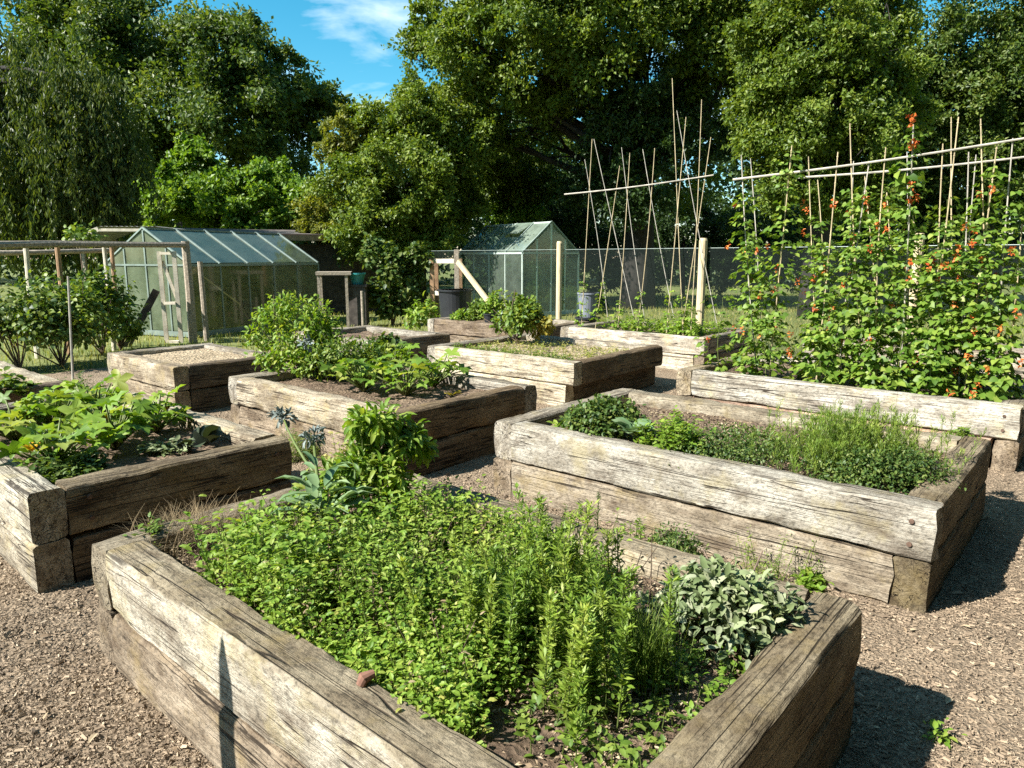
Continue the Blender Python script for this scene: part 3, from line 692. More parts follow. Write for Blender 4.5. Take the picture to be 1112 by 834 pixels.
# rosemary / hyssop stems
rk = [(520, 725, .28, 10, 'leftmost of the feathery hyssop clumps in the nearest bed'), (562, 690, .36, 18, 'tall feathery hyssop clump left of centre in the nearest bed'),
      (610, 765, .34, 18, 'feathery hyssop clump nearest the front of the nearest bed'), (622, 695, .42, 20, 'tallest feathery hyssop clump, in the middle of the nearest bed'), (662, 725, .36, 15, 'feathery hyssop clump just left of the chives')]
for px, py, h, n, lb in rk:
    c = at(px, py, ZS); q = np.broadcast_to(c, (n, 3)).copy(); q[:, :2] += rng.normal(size=(n, 2)) * .06
    g = Geo(); sprigs(g, q, h * U(.55, 1.15, n), 190, .032, .26, T_QUAD, top=.1, lean=.14, elev=.5, jit=.004)
    plant('hyssop', lb, 'herb', [('foliage', g, [L_FEATH, M_STEM])], c, 'feathery hyssop clumps')
c = at(640, 600, ZS); g = Geo(); q = np.array([c, c + [.03, .02, 0], c + [-.1, .03, 0]]); sprigs(g, q, np.array([.2, .24, .18]), 110, .022, .24, T_QUAD, top=.1, lean=.05, elev=.6, jit=.003)
plant('rosemary', 'thin upright rosemary sprigs at the back edge of the nearest bed', 'herb', [('foliage', g, [L_DARK, M_STEM])], c)
# chives
c = at(698, 742, ZS); g = Geo(); blades(g, c, 420, .235, .045, .0035, .55)
plant('chives', 'upright tuft of grassy chives beside the sage', 'chives', [('blades', g, [L_MID])], c)
# sage
c = at(785, 690, ZS); g = Geo(); gs = Geo()
clumps(g, c + UP * .09, (.21, .20, .17), 30, 1800, .043, sub=.38, T=T_LONG, ratio=.42, droop=.25, upn=1.0, zmin=ZS)
stems(gs, c, [c + UP * U(.08, .2) + np.append(rng.normal(size=2) * .1, 0) for _ in range(16)], .006, .003)
plant('sage', 'grey green sage bush in the right corner of the nearest bed', 'sage', [('foliage', g, [L_SAGE]), ('stem', gs, [M_WOODY])], c)
# yellowing low stuff near front corner
herb(650, 800, ZS, .22, .1, 70, .03, L_MID, 'weed', 'low sparse weeds on the litter at the front of the nearest bed', 'weed', k=8)
herb(755, 750, ZS, .17, .08, 60, .026, L_LIME, 'seedling', 'yellow green seedlings on dry litter below the sage', 'seedlings', k=8)
# dead stalk tangle
c = at(214, 590, ZS); g = Geo(); blades(g, c + UP * .0, 1300, .15, .085, .0035, 1.5)
plant('dead_clump', 'tangle of dead brown stalks in the left end of the nearest bed', 'dead plant', [('stalks', g, [L_STRAW])], c)
# terracotta shard on the edge
c = at(392, 742, .505); g = Geo()
tube(g, [c + [0, 0, -.004], c + [.006, .004, .012], c + [.03, .018, .016]], [.013, .016, .010], 11)
tag(g.build('terracotta_shard', [M_TERRA], origin=None), 'small broken terracotta piece on the inner rim of the nearest bed', 'pot shard')
# shadow-casting stake outside the frame
tip = at_row(239, 693, .85); d = .95
base = np.array([tip[0] - sh[0] * d, tip[1] - sh[1] * d, 0]); zt_ = tip[2] + d * math.tan(EL)
g = Geo(); tube(g, [base, base + UP * (zt_ - .30), base + UP * (zt_ - .1), base + UP * zt_], [.046, .044, .030, .008], 8)
tag(g.build('pointed_stake', M_OLDT), 'pointed timber stake in the path, its shadow falling on the nearest bed', 'stake')

# ------------------------------------------------------------------ BED B (right)
c = at(640, 478, .42) + E2 * .1; g = Geo(); clumps(g, c + UP * .10, (.29, .27, .20), 24, 4000, .03, T=T_OVAL, ratio=.75, zmin=.41)
plant('parsley', 'dark green parsley mound at the left end of the right hand bed', 'parsley', [('foliage', g, [L_DARK])], c)
c = at(688, 474, .5); g = Geo(); n = 22; a = U(0, 6.28, n); D = np.stack([np.cos(a), np.sin(a), U(.5, 1.1, n)], 1)
leaves(g, np.broadcast_to(c, (n, 3)) + D * .02, D, UP * .8 + unit(n) * .3 - D * .4, .12 * U(.7, 1.15, n), .095 * U(.8, 1.1, n), T_LONG, U(0, 1, n))
plant('cabbage', 'pale broad leaved cabbage between parsley and bright herbs, right hand bed', 'cabbage', [('leaves', g, [L_GLAUC])], c)
herb(728, 492, .42, .19, .24, 110, .042, L_LIME, 'lemon_balm', 'bright green leafy herb clump beside the pale cabbage', 'herb')
herb(605, 470, .42, .05, .06, 8, .06, L_LIME, 'lettuce', 'little bright seedling at the left corner of the right hand bed', 'lettuce', k=6)
c = at(800, 500, .42) + E2 * .1; g = Geo(); clumps(g, c + UP * .05, (.48, .36, .15), 36, 5200, .019, T=T_OVAL, ratio=.6, zmin=.41, sub=.45)
plant('thyme', 'low dark creeping thyme mat in the middle of right hand bed', 'thyme', [('foliage', g, [L_DARK])], c)
c = at(925, 512, .42); g = Geo(); n = 330; q = np.broadcast_to(c, (n, 3)).copy(); q[:, :2] += rng.normal(size=(n, 2)) * [.16, .12]
sprigs(g, q, .31 * U(.5, 1.15, n), 70, .036, .13, T_QUAD, top=.2, lean=.22, elev=.8, jit=.004)
plant('fennel', 'feathery upright green fennel in the right hand bed', 'fennel', [('foliage', g, [L_FEATH, M_STEM])], c)
c = at(955, 528, .42); g = Geo(); gs = Geo(); clumps(g, c + UP * .06, (.37, .28, .2), 44, 6800, .02, T=T_OVAL, ratio=.55, zmin=.41, sub=.4)
plant('woody_thyme', 'mound of dark woody thyme at the right end of right hand bed', 'thyme', [('foliage', g, [L_DARK])], c)
herb(1042, 478, .44, .07, .08, 16, .035, L_MID, 'weed', 'small weed at the far corner of the right hand bed', 'weed')
g = Geo(); blades(g, at(965, 470, .42), 14, .26, .1, .003, .5); blades(g, at(760, 470, .42), 8, .26, .1, .003, .6)
plant('dry_stalks', 'thin brown flower stalks rising at the back of right hand bed', 'dead plant', [('stalks', g, [L_STRAW])], at(900, 470, .42))
g = Geo(); p = rect(.66, 2.88, 3.5, 4.7, 3500, .425); n = len(p); a = U(0, 6.28, n); D = np.stack([np.cos(a), np.sin(a), rng.normal(size=n) * .3], 1); l = U(.012, .035, n)
leaves(g, p, D, UP + rng.normal(size=(n, 3)) * .4, l, l * U(.3, .7, n), T_DIA, U(0, 1, n))
tag(g.build('leaf_litter', M_LITTER), 'dry litter on the soil of the right hand bed', 'leaf litter', kind='stuff')
# weeds at foot of bed B
c = at(735, 625, 0); g = Geo(); clumps(g, c + UP * .13, (.15, .13, .17), 12, 1500, .022, T=T_OVAL, ratio=.45, zmin=0)
plant('weed', 'bushy green weed in the gap between nearest and right hand beds', 'weed', [('foliage', g, [L_DARK])], c)
herb(690, 600, 0, .12, .2, 25, .03, L_MID, 'weed', 'pale weed at the foot of the right hand bed, left of the bushy weed', 'weed')
c = at(850, 640, 0); g = Geo(); q = np.broadcast_to(c, (26, 3)).copy(); q[:, :2] += rng.normal(size=(26, 2)) * .09; sprigs(g, q, .24 * U(.5, 1.1, 26), 40, .02, .3, T_QUAD, lean=.3)
plant('weed', 'wiry weed leaning against the lower sleeper of the right hand bed', 'weed', [('foliage', g, [L_FEATH, M_STEM])], c)
herb(878, 640, 0, .05, .1, 12, .045, L_LIME, 'weed', 'bright weed behind the right corner of the nearest bed', 'weed')
herb(1020, 806, 0.01, .025, .045, 9, .03, L_LIME, 'weed', 'tiny weed alone on wood chips at bottom right', 'weed', k=6)
for px, py in ((1040, 735), (985, 745)): pass

# ------------------------------------------------------------------ courgettes (beds D and E)
def courgette(c, h, n, L, label, group, matl=L_LIME, flowers=1, name='courgette_plant', rad=1.0, bud=True):
    g, gs, fl = Geo(), Geo(), []
    for i in range(int(n * 2.5)):
        a = i * 2.4 + U(-.3, .3); el = U(.5, 1.4); l = h * .82 * U(.6, 1.2)
        d = np.array([math.cos(a) * math.cos(el) * rad, math.sin(a) * math.cos(el) * rad, math.sin(el)])
        tip = c + d * l; tube(gs, curve(c, tip, 4, .06, .06), np.linspace(.008, .005, 4), 5, .5)
        D = np.array([[math.cos(a), math.sin(a), U(-.5, .7)]])
        Nn = UP + unit(1) * .6 + np.array([[math.cos(a), math.sin(a), 0]]) * .35
        l_ = L * .72 * U(.5, 1.15); leaves(g, tip[None], D, Nn, l_, l_ * U(.75, 1.05), T_PALM, U(0, 1))
    for i in range(flowers):
        a = U(0, 6.28); q = c + np.array([math.cos(a) * .12, math.sin(a) * .12, h * .45]); k = 6; b = np.arange(k) * 6.28 / k
        D = np.stack([np.cos(b) * .7, np.sin(b) * .7, np.full(k, .8)], 1); gf = Geo(); leaves(gf, np.broadcast_to(q, (k, 3)), D, UP - D * .4, .065, .045, T_OVAL, U(0, 1, k)); fl.append(('flower', gf, [L_FLOW]))
    return plant(name, label, 'courgette', [('leaves', g, [matl]), ('stalks', gs, [M_STEM])] + fl, c, group)
GD = 'courgette plants in the left bed'
for px, py, h, n, L, fl, lb in [(60, 510, .3, 16, .19, 1, 'courgette plant at left edge nearest the lit corner, orange flower'), (20, 480, .3, 14, .18, 0, 'courgette plant cut off by the left picture edge'),
                                (125, 488, .34, 20, .19, 1, 'largest courgette plant, in the middle of the left bed'), (105, 462, .33, 16, .19, 0, 'courgette plant behind the largest one in the left bed'),
                                (170, 470, .28, 14, .17, 2, 'rightmost courgette plant with yellow flowers in the left bed'), (60, 470, .32, 15, .18, 0, 'courgette plant with pale leaves in the back of left bed')]:
    courgette(at(px, py, .41), h, n, L, lb, GD, flowers=fl)
c = at(212, 487, .41); g, gs = Geo(), Geo(); n = 10; a = U(0, 6.28, n); D = np.stack([np.cos(a), np.sin(a), U(.4, 1, n)], 1)
leaves(g, np.broadcast_to(c, (n, 3)) + D * .05, D, UP * .6 + unit(n) * .4 - D * .3, .13 * U(.8, 1.1, n), .11, T_LONG, U(0, 1, n))
plant('beetroot', 'dark purple leaved beetroot at the right end of the left bed', 'beetroot', [('leaves', g, [L_PURP])], c)
herb(70, 520, .41, .2, .14, 70, .05, L_DARK, 'undergrowth', 'dark leafy undergrowth below the courgettes in the left bed', 'weeds')
herb(180, 492, .41, .14, .08, 30, .05, L_SAGE, 'lettuce', 'pale grey green seedlings beside the dark beetroot', 'seedlings', k=6)
GE = 'courgette plants in the middle bed'
for px, py, h, n, L, lb in [(395, 425, .34, 15, .2, 'courgette plant nearest the front edge of the middle bed'), (440, 430, .32, 15, .19, 'bright courgette plant near the dark end of middle bed'),
                            (472, 420, .32, 13, .19, 'courgette plant at the right end of the middle bed'), (425, 408, .36, 14, .2, 'courgette plant at the back of the middle bed')]:
    courgette(at(px, py, .41), h, n, L, lb, GE, matl=L_LIME, flowers=0)
c = at(490, 430, .42); g = Geo(); n = 5; a = U(0, 6.28, n); D = np.stack([np.cos(a), np.sin(a), U(.2, .6, n)], 1); leaves(g, np.broadcast_to(c, (n, 3)).copy(), D, UP + unit(n) * .5, .10, .06, T_LONG, U(0, 1, n))
plant('yellowed_cabbage', 'yellowing leaves lying at the right end of the middle bed', 'cabbage', [('leaves', g, [L_YEL])], c)
# currant-like bush in E
c = at(322, 408, .42); g, gs = Geo(), Geo()
clumps(g, c + UP * .2 + E1 * -.1, (.5, .4, .25), 20, 900, .06, T=T_LONG, ratio=.42, zmin=.45, sub=.3)
clumps(g, c + UP * .44, (.5, .44, .58), 52, 1900, .058, T=T_LONG, ratio=.4, droop=.25, zmin=.45, sub=.2)
stems(gs, c, [c + UP * U(.4, .8) + np.append(rng.normal(size=2) * .17, 0) for _ in range(12)], .009, .003)
plant('currant_bush', 'pale green leafy shrub at the left end of the middle bed', 'bush', [('foliage', g, [L_LIME]), ('stem', gs, [M_WOODY])], c)
c = at(378, 412, .42); g = Geo(); clumps(g, c + UP * .18, (.46, .32, .34), 30, 2300, .05, T=T_LONG, ratio=.4, zmin=.42)
plant('potato_plant', 'low mid green potato foliage beside the currant shrub', 'potato plant', [('foliage', g, [L_MID])], c)
c = at(420, 398, .42); g = Geo(); clumps(g, c + UP * .17, (.24, .2, .2), 10, 500, .09, T=T_LONG, ratio=.5, zmin=.42)
plant('chard', 'dark glossy leaves at the far side of the middle bed', 'chard', [('foliage', g, [L_DARK])], c)
c = at(333, 405, .75); g = Geo(); blob(g, at_row(333, 372, 3.4), (.05, .05, .05), 40, .05, T_LONG, .5, .2)
plant('silver_leaf_plant', 'small silvery leaved plant in front of the currant shrub', 'plant', [('leaves', g, [L_BLUE])], at(333, 405, .42))

# between A, D and E
herb(322, 500, 0, .14, .26, 60, .03, L_MID, 'weed', 'green weed clump on the path behind the nearest bed', 'weed', T_QUAD, .25, 40)
herb(375, 515, 0, .12, .3, 20, .05, L_GRASS, 'weed', 'dry grassy weed by the far corner of the nearest bed', 'weed')
herb(240, 505, 0, .1, .05, 20, .03, L_GRASS, 'weed', 'small weed in the gap beside the left bed', 'weed')
herb(85, 440, 0, .18, .38, 26, .06, L_DARK, 'weed', 'dark leafy weed between the far left beds', 'weed', T_LONG, .35)
# weeds in bed G
herb(5, 432, .41, .2, .2, 20, .1, L_MID, 'spinach', 'leafy spinach in the bed at the far left edge', 'spinach', T_LONG, .5)

# ------------------------------------------------------------------ bed H, I, J plants
c = P(6.0, 7.35, .43); c = at(562, 372, .45); g, gs = Geo(), Geo()
clumps(g, c + UP * .30, (.38, .32, .36), 20, 1300, .085, T=T_LONG, ratio=.5, zmin=.42, sub=.36)
clumps(g, c + UP * .2 + [.3, -.1, .0], (.2, .2, .22), 7, 260, .075, T=T_LONG, ratio=.5, m=1, zmin=.42)
stems(gs, c, [c + UP * U(.3, .7) + np.append(rng.normal(size=2) * .2, 0) for _ in range(9)], .01, .004)
plant('raspberry_bush', 'bushy green plant with yellowing leaves behind the pale seedling bed', 'bush', [('foliage', g, [L_MID, L_YEL]), ('stem', gs, [M_WOODY])], c)
g = Geo(); p = rect(4.35, 6.1, 6.0, 7.3, 420, .43); sprigs(g, p, U(.03, .07, len(p)), 6, .035, .5, T_OVAL)
tag(g.build('seedlings', [L_GRASS, M_STEM]), 'sparse yellowish seedlings over the sandy soil of the pale middle bed', 'seedlings', kind='stuff')
g = Geo(); p = rect(7.05, 8.5, 3.1, 4.0, 60, .46); sprigs(g, p, U(.015, .03, len(p)), 4, .02, .5, T_OVAL)
p = rect(4.3, 6.1, 5.9, 5.98, 140, .43); g2 = Geo(); sprigs(g2, p, U(.05, .11, len(p)), 9, .04, .5, T_OVAL)
plant('lettuce_row', 'row of low green seedlings inside front edge of pale middle bed', 'lettuce', [('foliage', g2, [L_MID, M_STEM])], P(5.2, 5.94, .43))
for px, py, w, h, mt, L, nm, lb, ct in [(478, 352, .35, .18, L_LIME, .07, 'spring_onion', 'bright grassy leaves at left of the brown back bed', 'onions'), (520, 345, .4, .3, L_MID, .08, 'bean_plant', 'leafy green bean plant below the black tub', 'bean plant'),
                                        (548, 345, .45, .45, L_LIME, .09, 'squash_plant', 'big leafy squash plant in front of the small greenhouse', 'squash'), (578, 350, .35, .3, L_MID, .08, 'bean_plant', 'leafy green plant at the right end of the brown back bed', 'bean plant')]:
    p0 = at(px, py, .45); a_, b_ = ab(p0); p0 = P(min(max(a_, 6.95), 9.0), min(max(b_, 8.6), 9.5), .43)
    g = Geo(); clumps(g, p0 + UP * h * .5, (w * .6, w * .6, h * .9), 12, 520, L, T=T_LONG, ratio=.5, zmin=.42)
    plant(nm, lb, ct, [('foliage', g, [mt])], p0)
for px, lb in ((518, 'left of two black flower pots in the brown back bed'), (538, 'right of two black flower pots in the brown back bed')):
    p0 = P(*[{518: (8.2, 8.72), 538: (7.95, 8.75)}[px]][0], .42) if False else P({518: 8.05, 538: 7.7}[px], 8.72, .43)
    g = Geo(); tube(g, [p0, p0 + UP * .17, p0 + UP * .17, p0 + UP * .19, p0 + UP * .19, p0 + UP * .12], [.08, .10, .112, .112, .098, .09], 16)
    gs = Geo(); tube(gs, [p0 + UP * .14, p0 + UP * .16], [.09, .095], 14)
    r_ = plant('flower_pot', lb, 'flower pot', [('pot', g, [M_BLACKP]), ('compost', gs, [M_SOIL])], p0, 'black flower pots')

# ------------------------------------------------------------------ canes, beans
def cane(b, top, bot, label, group, matl=M_CANE, rad=.0066, zs=.40, lean_b=0.0):
    pt = at_row(*top, b + lean_b); pb = at_row(*bot, b)
    d = pb - pt; t = (zs - pt[2]) / d[2]; pb = pt + d * t
    g = Geo(); n = 10; pts = [pb + (pt - pb) * s for s in np.linspace(0, 1, n)]
    off = rng.normal(size=3) * .012
    pts = [q + off * math.sin(math.pi * i / (n - 1)) for i, q in enumerate(pts)]
    tube(g, pts, np.linspace(rad, rad * .7, n), 6)
    for s in np.arange(.1, 1, .11):
        q = pb + (pt - pb) * s + off * math.sin(math.pi * s); dd = nrm(pt - pb); tube(g, [q - dd * .004, q + dd * .004], rad * 1.15, 6)
    o = g.build('bamboo_cane', matl, origin=pb); tag(o, label, 'cane', group)
    return pb, pt
KC = [((643, 151), (633, 327), 8.95), ((673, 180), (652, 320), 8.95), ((684, 166), (673, 327), 8.95), ((711, 161), (695, 327), 8.95), ((745, 127), (727, 327), 8.95), ((772, 149), (745, 330), 8.95), ((730, 85), (740, 320), 8.95), ((762, 108), (752, 320), 8.95)]
KB = [((645, 151), (675, 285), 9.9), ((675, 160), (694, 300), 9.9), ((698, 162), (719, 275), 9.9), ((635, 173), (651, 285), 9.9), ((735, 120), (774, 327), 9.9)]
GK = 'bamboo canes over the pale back bed'
ends = []
for row, nm in ((sorted(KC, key=lambda q: q[1][0]), 'front'), (sorted(KB, key=lambda q: q[1][0]), 'back')):
    for i, (t, b, rw) in enumerate(row):
        ends.append((nm, cane(rw, t, b, f'{ORD[i]} bamboo cane from the left at foot, {nm} row of the sparse back bed' if i else f'leftmost bamboo cane in the {nm} row of the sparse back bed', GK, M_CANE if nm == 'front' else M_CANEG)))
CF = [((805, 168), (812, 264)), ((860, 158), (845, 310)), ((910, 165), (900, 270)), ((923, 134), (930, 271)), ((944, 175), (929, 275)), ((962, 160), (958, 271)), ((992, 135), (983, 300)), ((1024, 156), (1021, 295)), ((1041, 127), (1022, 285)), ((1065, 129), (1071, 257)), ((1083, 155), (1069, 260)), ((1110, 243), (1098, 367)), ((1100, 150), (1090, 300)), ((1052, 165), (1046, 300))]
CB = [((878, 170), (882, 264)), ((888, 195), (891, 250)), ((927, 175), (922, 250)), ((939, 190), (947, 271)), ((963, 209), (968, 285)), ((985, 165), (985, 300)), ((990, 225), (999, 275)), ((1033, 127), (1036, 290)), ((1060, 168), (1055, 245)), ((815, 172), (822, 300))]
GC = 'bamboo canes of the runner bean frame'
cf, cb_ = [], []
for row, b, nm, acc in ((sorted(CF, key=lambda q: q[1][0]), 6.55, 'front', cf), (sorted(CB, key=lambda q: q[1][0]), 7.3, 'back', cb_)):
    for i, (t, bt) in enumerate(row):
        acc.append(cane(b, t, bt, f'{ORD[i]} bamboo cane from the left at foot, {nm} row of the runner bean frame' if i else f'leftmost bamboo cane in the {nm} row of the runner bean frame', GC, M_CANE if i % 3 else M_CANEG))
def rail(p0, p1, label, group):
    g = Geo(); pts = [p0 + (p1 - p0) * s + UP * -.02 * math.sin(math.pi * s) for s in np.linspace(0, 1, 12)]
    tube(g, pts, np.linspace(.0105, .008, 12), 6); o = g.build('bamboo_rail', M_CANEG, origin=p0); tag(o, label, 'cane', group)
rail(at_row(613, 211, 8.93), at_row(775, 190, 8.93), 'horizontal bamboo tied across the canes of the sparse back bed', 'horizontal bamboo rails')
rail(at_row(796, 195, 6.53), at_row(1150, 144, 6.53), 'upper of two horizontal bamboo rails over the runner beans', 'horizontal bamboo rails')
rail(at_row(865, 193, 7.28), at_row(1150, 166, 7.28), 'lower of two horizontal bamboo rails over the runner beans', 'horizontal bamboo rails')

def bean(pb, pt, label, group, hfull, n, L=.085, flowers=5, width=.13, matl=L_BEAN, flows=True, hf=None):
    g, gs, fl = Geo(), Geo(), []
    ax = nrm(pt - pb); ln = min(hfull, np.linalg.norm(pt - pb))
    t = np.linspace(0, 1, 40); ang = t * ln * 9
    pts = pb + ax * (t * ln)[:, None] + np.stack([np.cos(ang), np.sin(ang), 0 * t], 1) * .013
    tube(gs, pts, np.linspace(.004, .0015, 40), 4)
    s = U(0, 1, n) ** 1.05; q = pb + ax * (s * ln)[:, None]
    a = U(0, 6.28, n); w = width * (1.0 - .5 * s) * U(.3, 1.25, n)
    o = np.stack([np.cos(a), np.sin(a), np.zeros(n)], 1); q = q + o * w[:, None]; q[:, 2] += U(-.03, .05, n)
    l = L * U(.6, 1.2, n) * (1.1 - .35 * s)
    for k in (-1, 0, 1):
        b = a + k * 1.15; D = np.stack([np.cos(b), np.sin(b), U(-.7, .15, n)], 1)
        leaves(g, q + D * .012, D, UP * .75 + o * .6 + unit(n) * .4, l * (1 if k == 0 else .85), l * .8, T_HEART, np.clip(U(0, 1, n) * .7 + U(0, .3, n), 0, 1))
    for i in range(flowers):
        z = U(.08, 1.0) if hf is None else U(*hf); aa = U(0, 6.28); c = pb + ax * ln * z + np.array([math.cos(aa), math.sin(aa), 0]) * width * U(.8, 1.3)
        c = c + (-E2) * .05
        gf = Geo(); blob(gf, c, (.014, .014, .034), 12, .026, T_OVAL, .75, .3, .0); fl.append(('flower', gf, [L_RED]))
    parts = [('foliage', g, [matl]), ('stem', gs, [M_STEM])] + fl
    return plant('runner_bean', label, 'runner bean', parts, pb, group)
GB = 'runner beans climbing the bean frame'
hs_ = [1.75, 2.05, 1.25, 1.75, 1.25, 1.65, 2.2, 1.25, 1.6, 1.2, 1.85, 1.4, 1.7, 1.2]
for i, (pb, pt) in enumerate(cf):
    extra = {0: .2, 1: .25}.get(i, 0)
    bean(pb, pt, f'{ORD[i]} runner bean from the left in the front row, scarlet flowers' if i else 'leftmost runner bean in the front row, scarlet flowers', GB, hs_[i], 175 if i < 13 else 45, .07, flowers=6, width=.19)
for i, (pb, pt) in enumerate(cb_):
    bean(pb, pt, f'{ORD[i]} runner bean from the left in the back row of the bean frame' if i else 'leftmost runner bean in the back row of the bean frame', GB, U(1.2, 1.85), 120, .07, flowers=3, width=.18)
# low bean foliage spilling over the bed's front and left corner
for i, (a_, b_, h, w, lb) in enumerate([(2.95, 6.5, .75, .26, 'bushy bean spilling over the left corner of the runner bean bed'), (2.45, 6.42, .55, .22, 'low bushy bean near the left end of the runner bean bed'),
                                        (1.95, 6.4, .5, .22, 'low bushy bean left of centre in the runner bean bed'), (1.5, 6.4, .45, .22, 'low bushy bean right of centre in the runner bean bed'), (1.1, 6.42, .45, .2, 'rightmost low bushy bean beside the bare soil')]):
    pb = P(a_, b_, .42); bean(pb, pb + UP * h, lb, 'low bushy beans at the front of the frame', h, 60, .07, 3 if i < 2 else 1, w)
# three orange flower trusses high on one cane
pb, pt = cf[6]
fl = []
for px, py in ((989, 130), (991, 156), (993, 215)):
    g = Geo(); blob(g, at_row(px, py, 6.5), (.03, .03, .045), 26, .035, T_OVAL, .75, .3); fl.append(('flower', g, [L_RED]))
g2 = Geo(); c = at_row(985, 188, 6.5); blob(g2, c, (.13, .1, .05), 14, .09, T_HEART, .8, .3)
plant('bean_shoot', 'topmost bean shoot with orange flowers, high on a tall cane', 'runner bean', [('foliage', g2, [L_BEAN])] + fl, pb)
# small beans on the canes of bed K
GKB = 'young beans on the sparse back canes'
fi = 0
for nm, (pb, pt) in ends:
    if nm == 'front':
        bean(pb, pt, f'{ORD[fi]} young bean from the left climbing the sparse back canes' if fi else 'leftmost young bean climbing the sparse back canes', GKB, U(.5, .9), 34, .06, 0, .09, L_LIME); fi += 1
g = Geo(); p = rect(4.35, 6.1, 9.0, 9.95, 190, .42); sprigs(g, p, U(.1, .24, len(p)), 10, .07, .7, T_OVAL)
tag(g.build('bush_beans', [L_LIME, M_STEM]), 'low yellow green bean leaves filling the sparse back bed', 'bean leaves', kind='stuff')
c = at(762, 300, 1.9) if False else None

# ------------------------------------------------------------------ fence
fp = [np.array([-2.1, 16.9, 0]), np.array([.93, 14.0, 0]), np.array([3.12, 11.7, 0])]
dirf = nrm(fp[2] - fp[1]); fp.append(fp[2] + dirf * 3.2); fp.append(fp[2] + dirf * 6.4)
fr = thing('net_fence', 'dark netting fence on pale round posts behind the back beds', 'fence', tuple(fp[0]))
inv = Matrix.Translation(fr.location).inverted()
def fpart(name, g, m):
    o = g.build(name, m); o.parent = fr; o.matrix_parent_inverse = inv; return o
for i, q in enumerate(fp[1:], 1):
    g = Geo(); rd = .068 if i == 2 else .06
    tube(g, [q, q + UP * .9, q + UP * 1.82, q + UP * 1.86], [rd, rd, rd, rd * .8], 12); fpart('post', g, M_POST)
for i in range(len(fp) - 1):
    q0, q1 = fp[i], fp[i + 1]; L = np.linalg.norm(q1 - q0); d = nrm(q1 - q0); off = np.array([-d[1], d[0], 0]) * .075
    g = Geo(); n1, n2 = 16, 6
    V = [(x, .02 * math.sin(x * 3 + z * 2), z) for z in np.linspace(.04, 1.7, n2) for x in np.linspace(.02, L - .02, n1)]
    idx = np.arange(n1 * n2).reshape(n2, n1); g.add(V, np.stack([idx[:-1, :-1], idx[:-1, 1:], idx[1:, 1:], idx[1:, :-1]], -1).reshape(-1, 4))
    o = g.build('net', M_NET, fr); o.location = tuple(q0 + off - fp[0]); o.rotation_euler = (0, 0, math.atan2(d[1], d[0]))
    g = Geo(); tube(g, [q0 + off + UP * 1.7, q1 + off + UP * 1.7], .005, 5); fpart('wire', g, M_ALU)

# ------------------------------------------------------------------ greenhouses
def greenhouse(label, corner, dl, L, Wd, eave, ridge, nb, glassw, glassr, base_h=.0, vents=(), fm=None, gab=None):
    root = thing('greenhouse', label, 'greenhouse', (corner[0], corner[1], 0), math.atan2(dl[1], dl[0]))
    fr = Geo(); b = .035
    for y in (0, Wd):
        bar(fr, (0, y, eave), (L, y, eave), .05, .05); bar(fr, (0, y, .06), (L, y, .06), .05, .1)
        for k in range(nb + 1): bar(fr, (L * k / nb, y, .1), (L * k / nb, y, eave - .02), .03 if 0 < k < nb else .045, .03)
    bar(fr, (0, Wd / 2, ridge), (L, Wd / 2, ridge), .05, .06)
    for x in (0, L):
        bar(fr, (x, .02, .06), (x, Wd - .02, .06), .045, .1); bar(fr, (x, .02, eave + .002), (x, Wd - .02, eave + .002), .035, .035)
        for k in (1, 2, 3):
            y = Wd * k / 4; z = eave + (ridge - eave) * (1 - abs(y - Wd / 2) / (Wd / 2)); bar(fr, (x, y, .1), (x, y, z - .03), .03, .035)
    fr.build('frame', fm or M_ALU, root)
    rb = Geo()
    for k in range(nb + 1):
        x = L * k / nb
        for y in (0, Wd): bar(rb, (x, y, eave + .03), (x, Wd / 2, ridge + .03), .035, .03)
    rb.build('glazing_bars', M_ALUL, root)
    for k in range(nb):
        x0, x1 = L * k / nb + .02, L * (k + 1) / nb - .02
        for y in (0, Wd):
            g = Geo(); box(g, ((x0 + x1) / 2, y, (eave + .12) / 2), (x1 - x0, .005, eave - .17)); g.build('wall_pane', glassw, root)
            g = Geo(); sy = .03 if y == 0 else -.03
            q0, q1 = np.array([(x0 + x1) / 2, y + sy, eave + .045]), np.array([(x0 + x1) / 2, Wd / 2 - sy * .8, ridge - .005])
            open_ = (k, y == 0) in vents
            mid = q0 + (q1 - q0) * .52
            if open_:
                bar(g, q0, mid, x1 - x0, .005); g.build('roof_pane', glassr, root)
                g = Geo(); bar(g, mid + [0, -.03, .10], q1 + [0, 0, .03], x1 - x0, .012); v = g.build('roof_vent', glassr, root)
            else:
                bar(g, q0, q1, x1 - x0, .005); g.build('roof_pane', glassr, root)
    for x in (0, L):
        g = Geo()
        V = [(x + .006, .03, .12), (x + .006, Wd - .03, .12), (x + .006, Wd - .03, eave), (x + .006, Wd / 2, ridge - .05), (x + .006, .03, eave)]
        V2 = [(v[0] - .005, v[1], v[2]) for v in V]
        g.add(V + V2, [np.array([(0, 1, 2, 3, 4)]), np.array([(9, 8, 7, 6, 5)])]); g.add(V + V2, np.array([(0, 5, 6, 1), (1, 6, 7, 2), (2, 7, 8, 3), (3, 8, 9, 4), (4, 9, 5, 0)]))
        g.build('gable_pane', gab or M_GLASSG, root)
    return root
GA = greenhouse('large green glass greenhouse at left with five bays and mossy dirty walls', (-6.2, 13.7), (.39, .92), 3.86, 2.3, 1.40, 2.10, 5, M_GLASSD, M_GLASSR)
GBh = greenhouse('small green glass greenhouse behind the netting with an open roof vent', (-1.53, 20.9), (.6, -.8), 3.0, 1.95, 1.66, 2.46, 4, M_GLASSC, M_GLASSP, vents=((2, True),), fm=M_PALEF, gab=M_GLASSC)
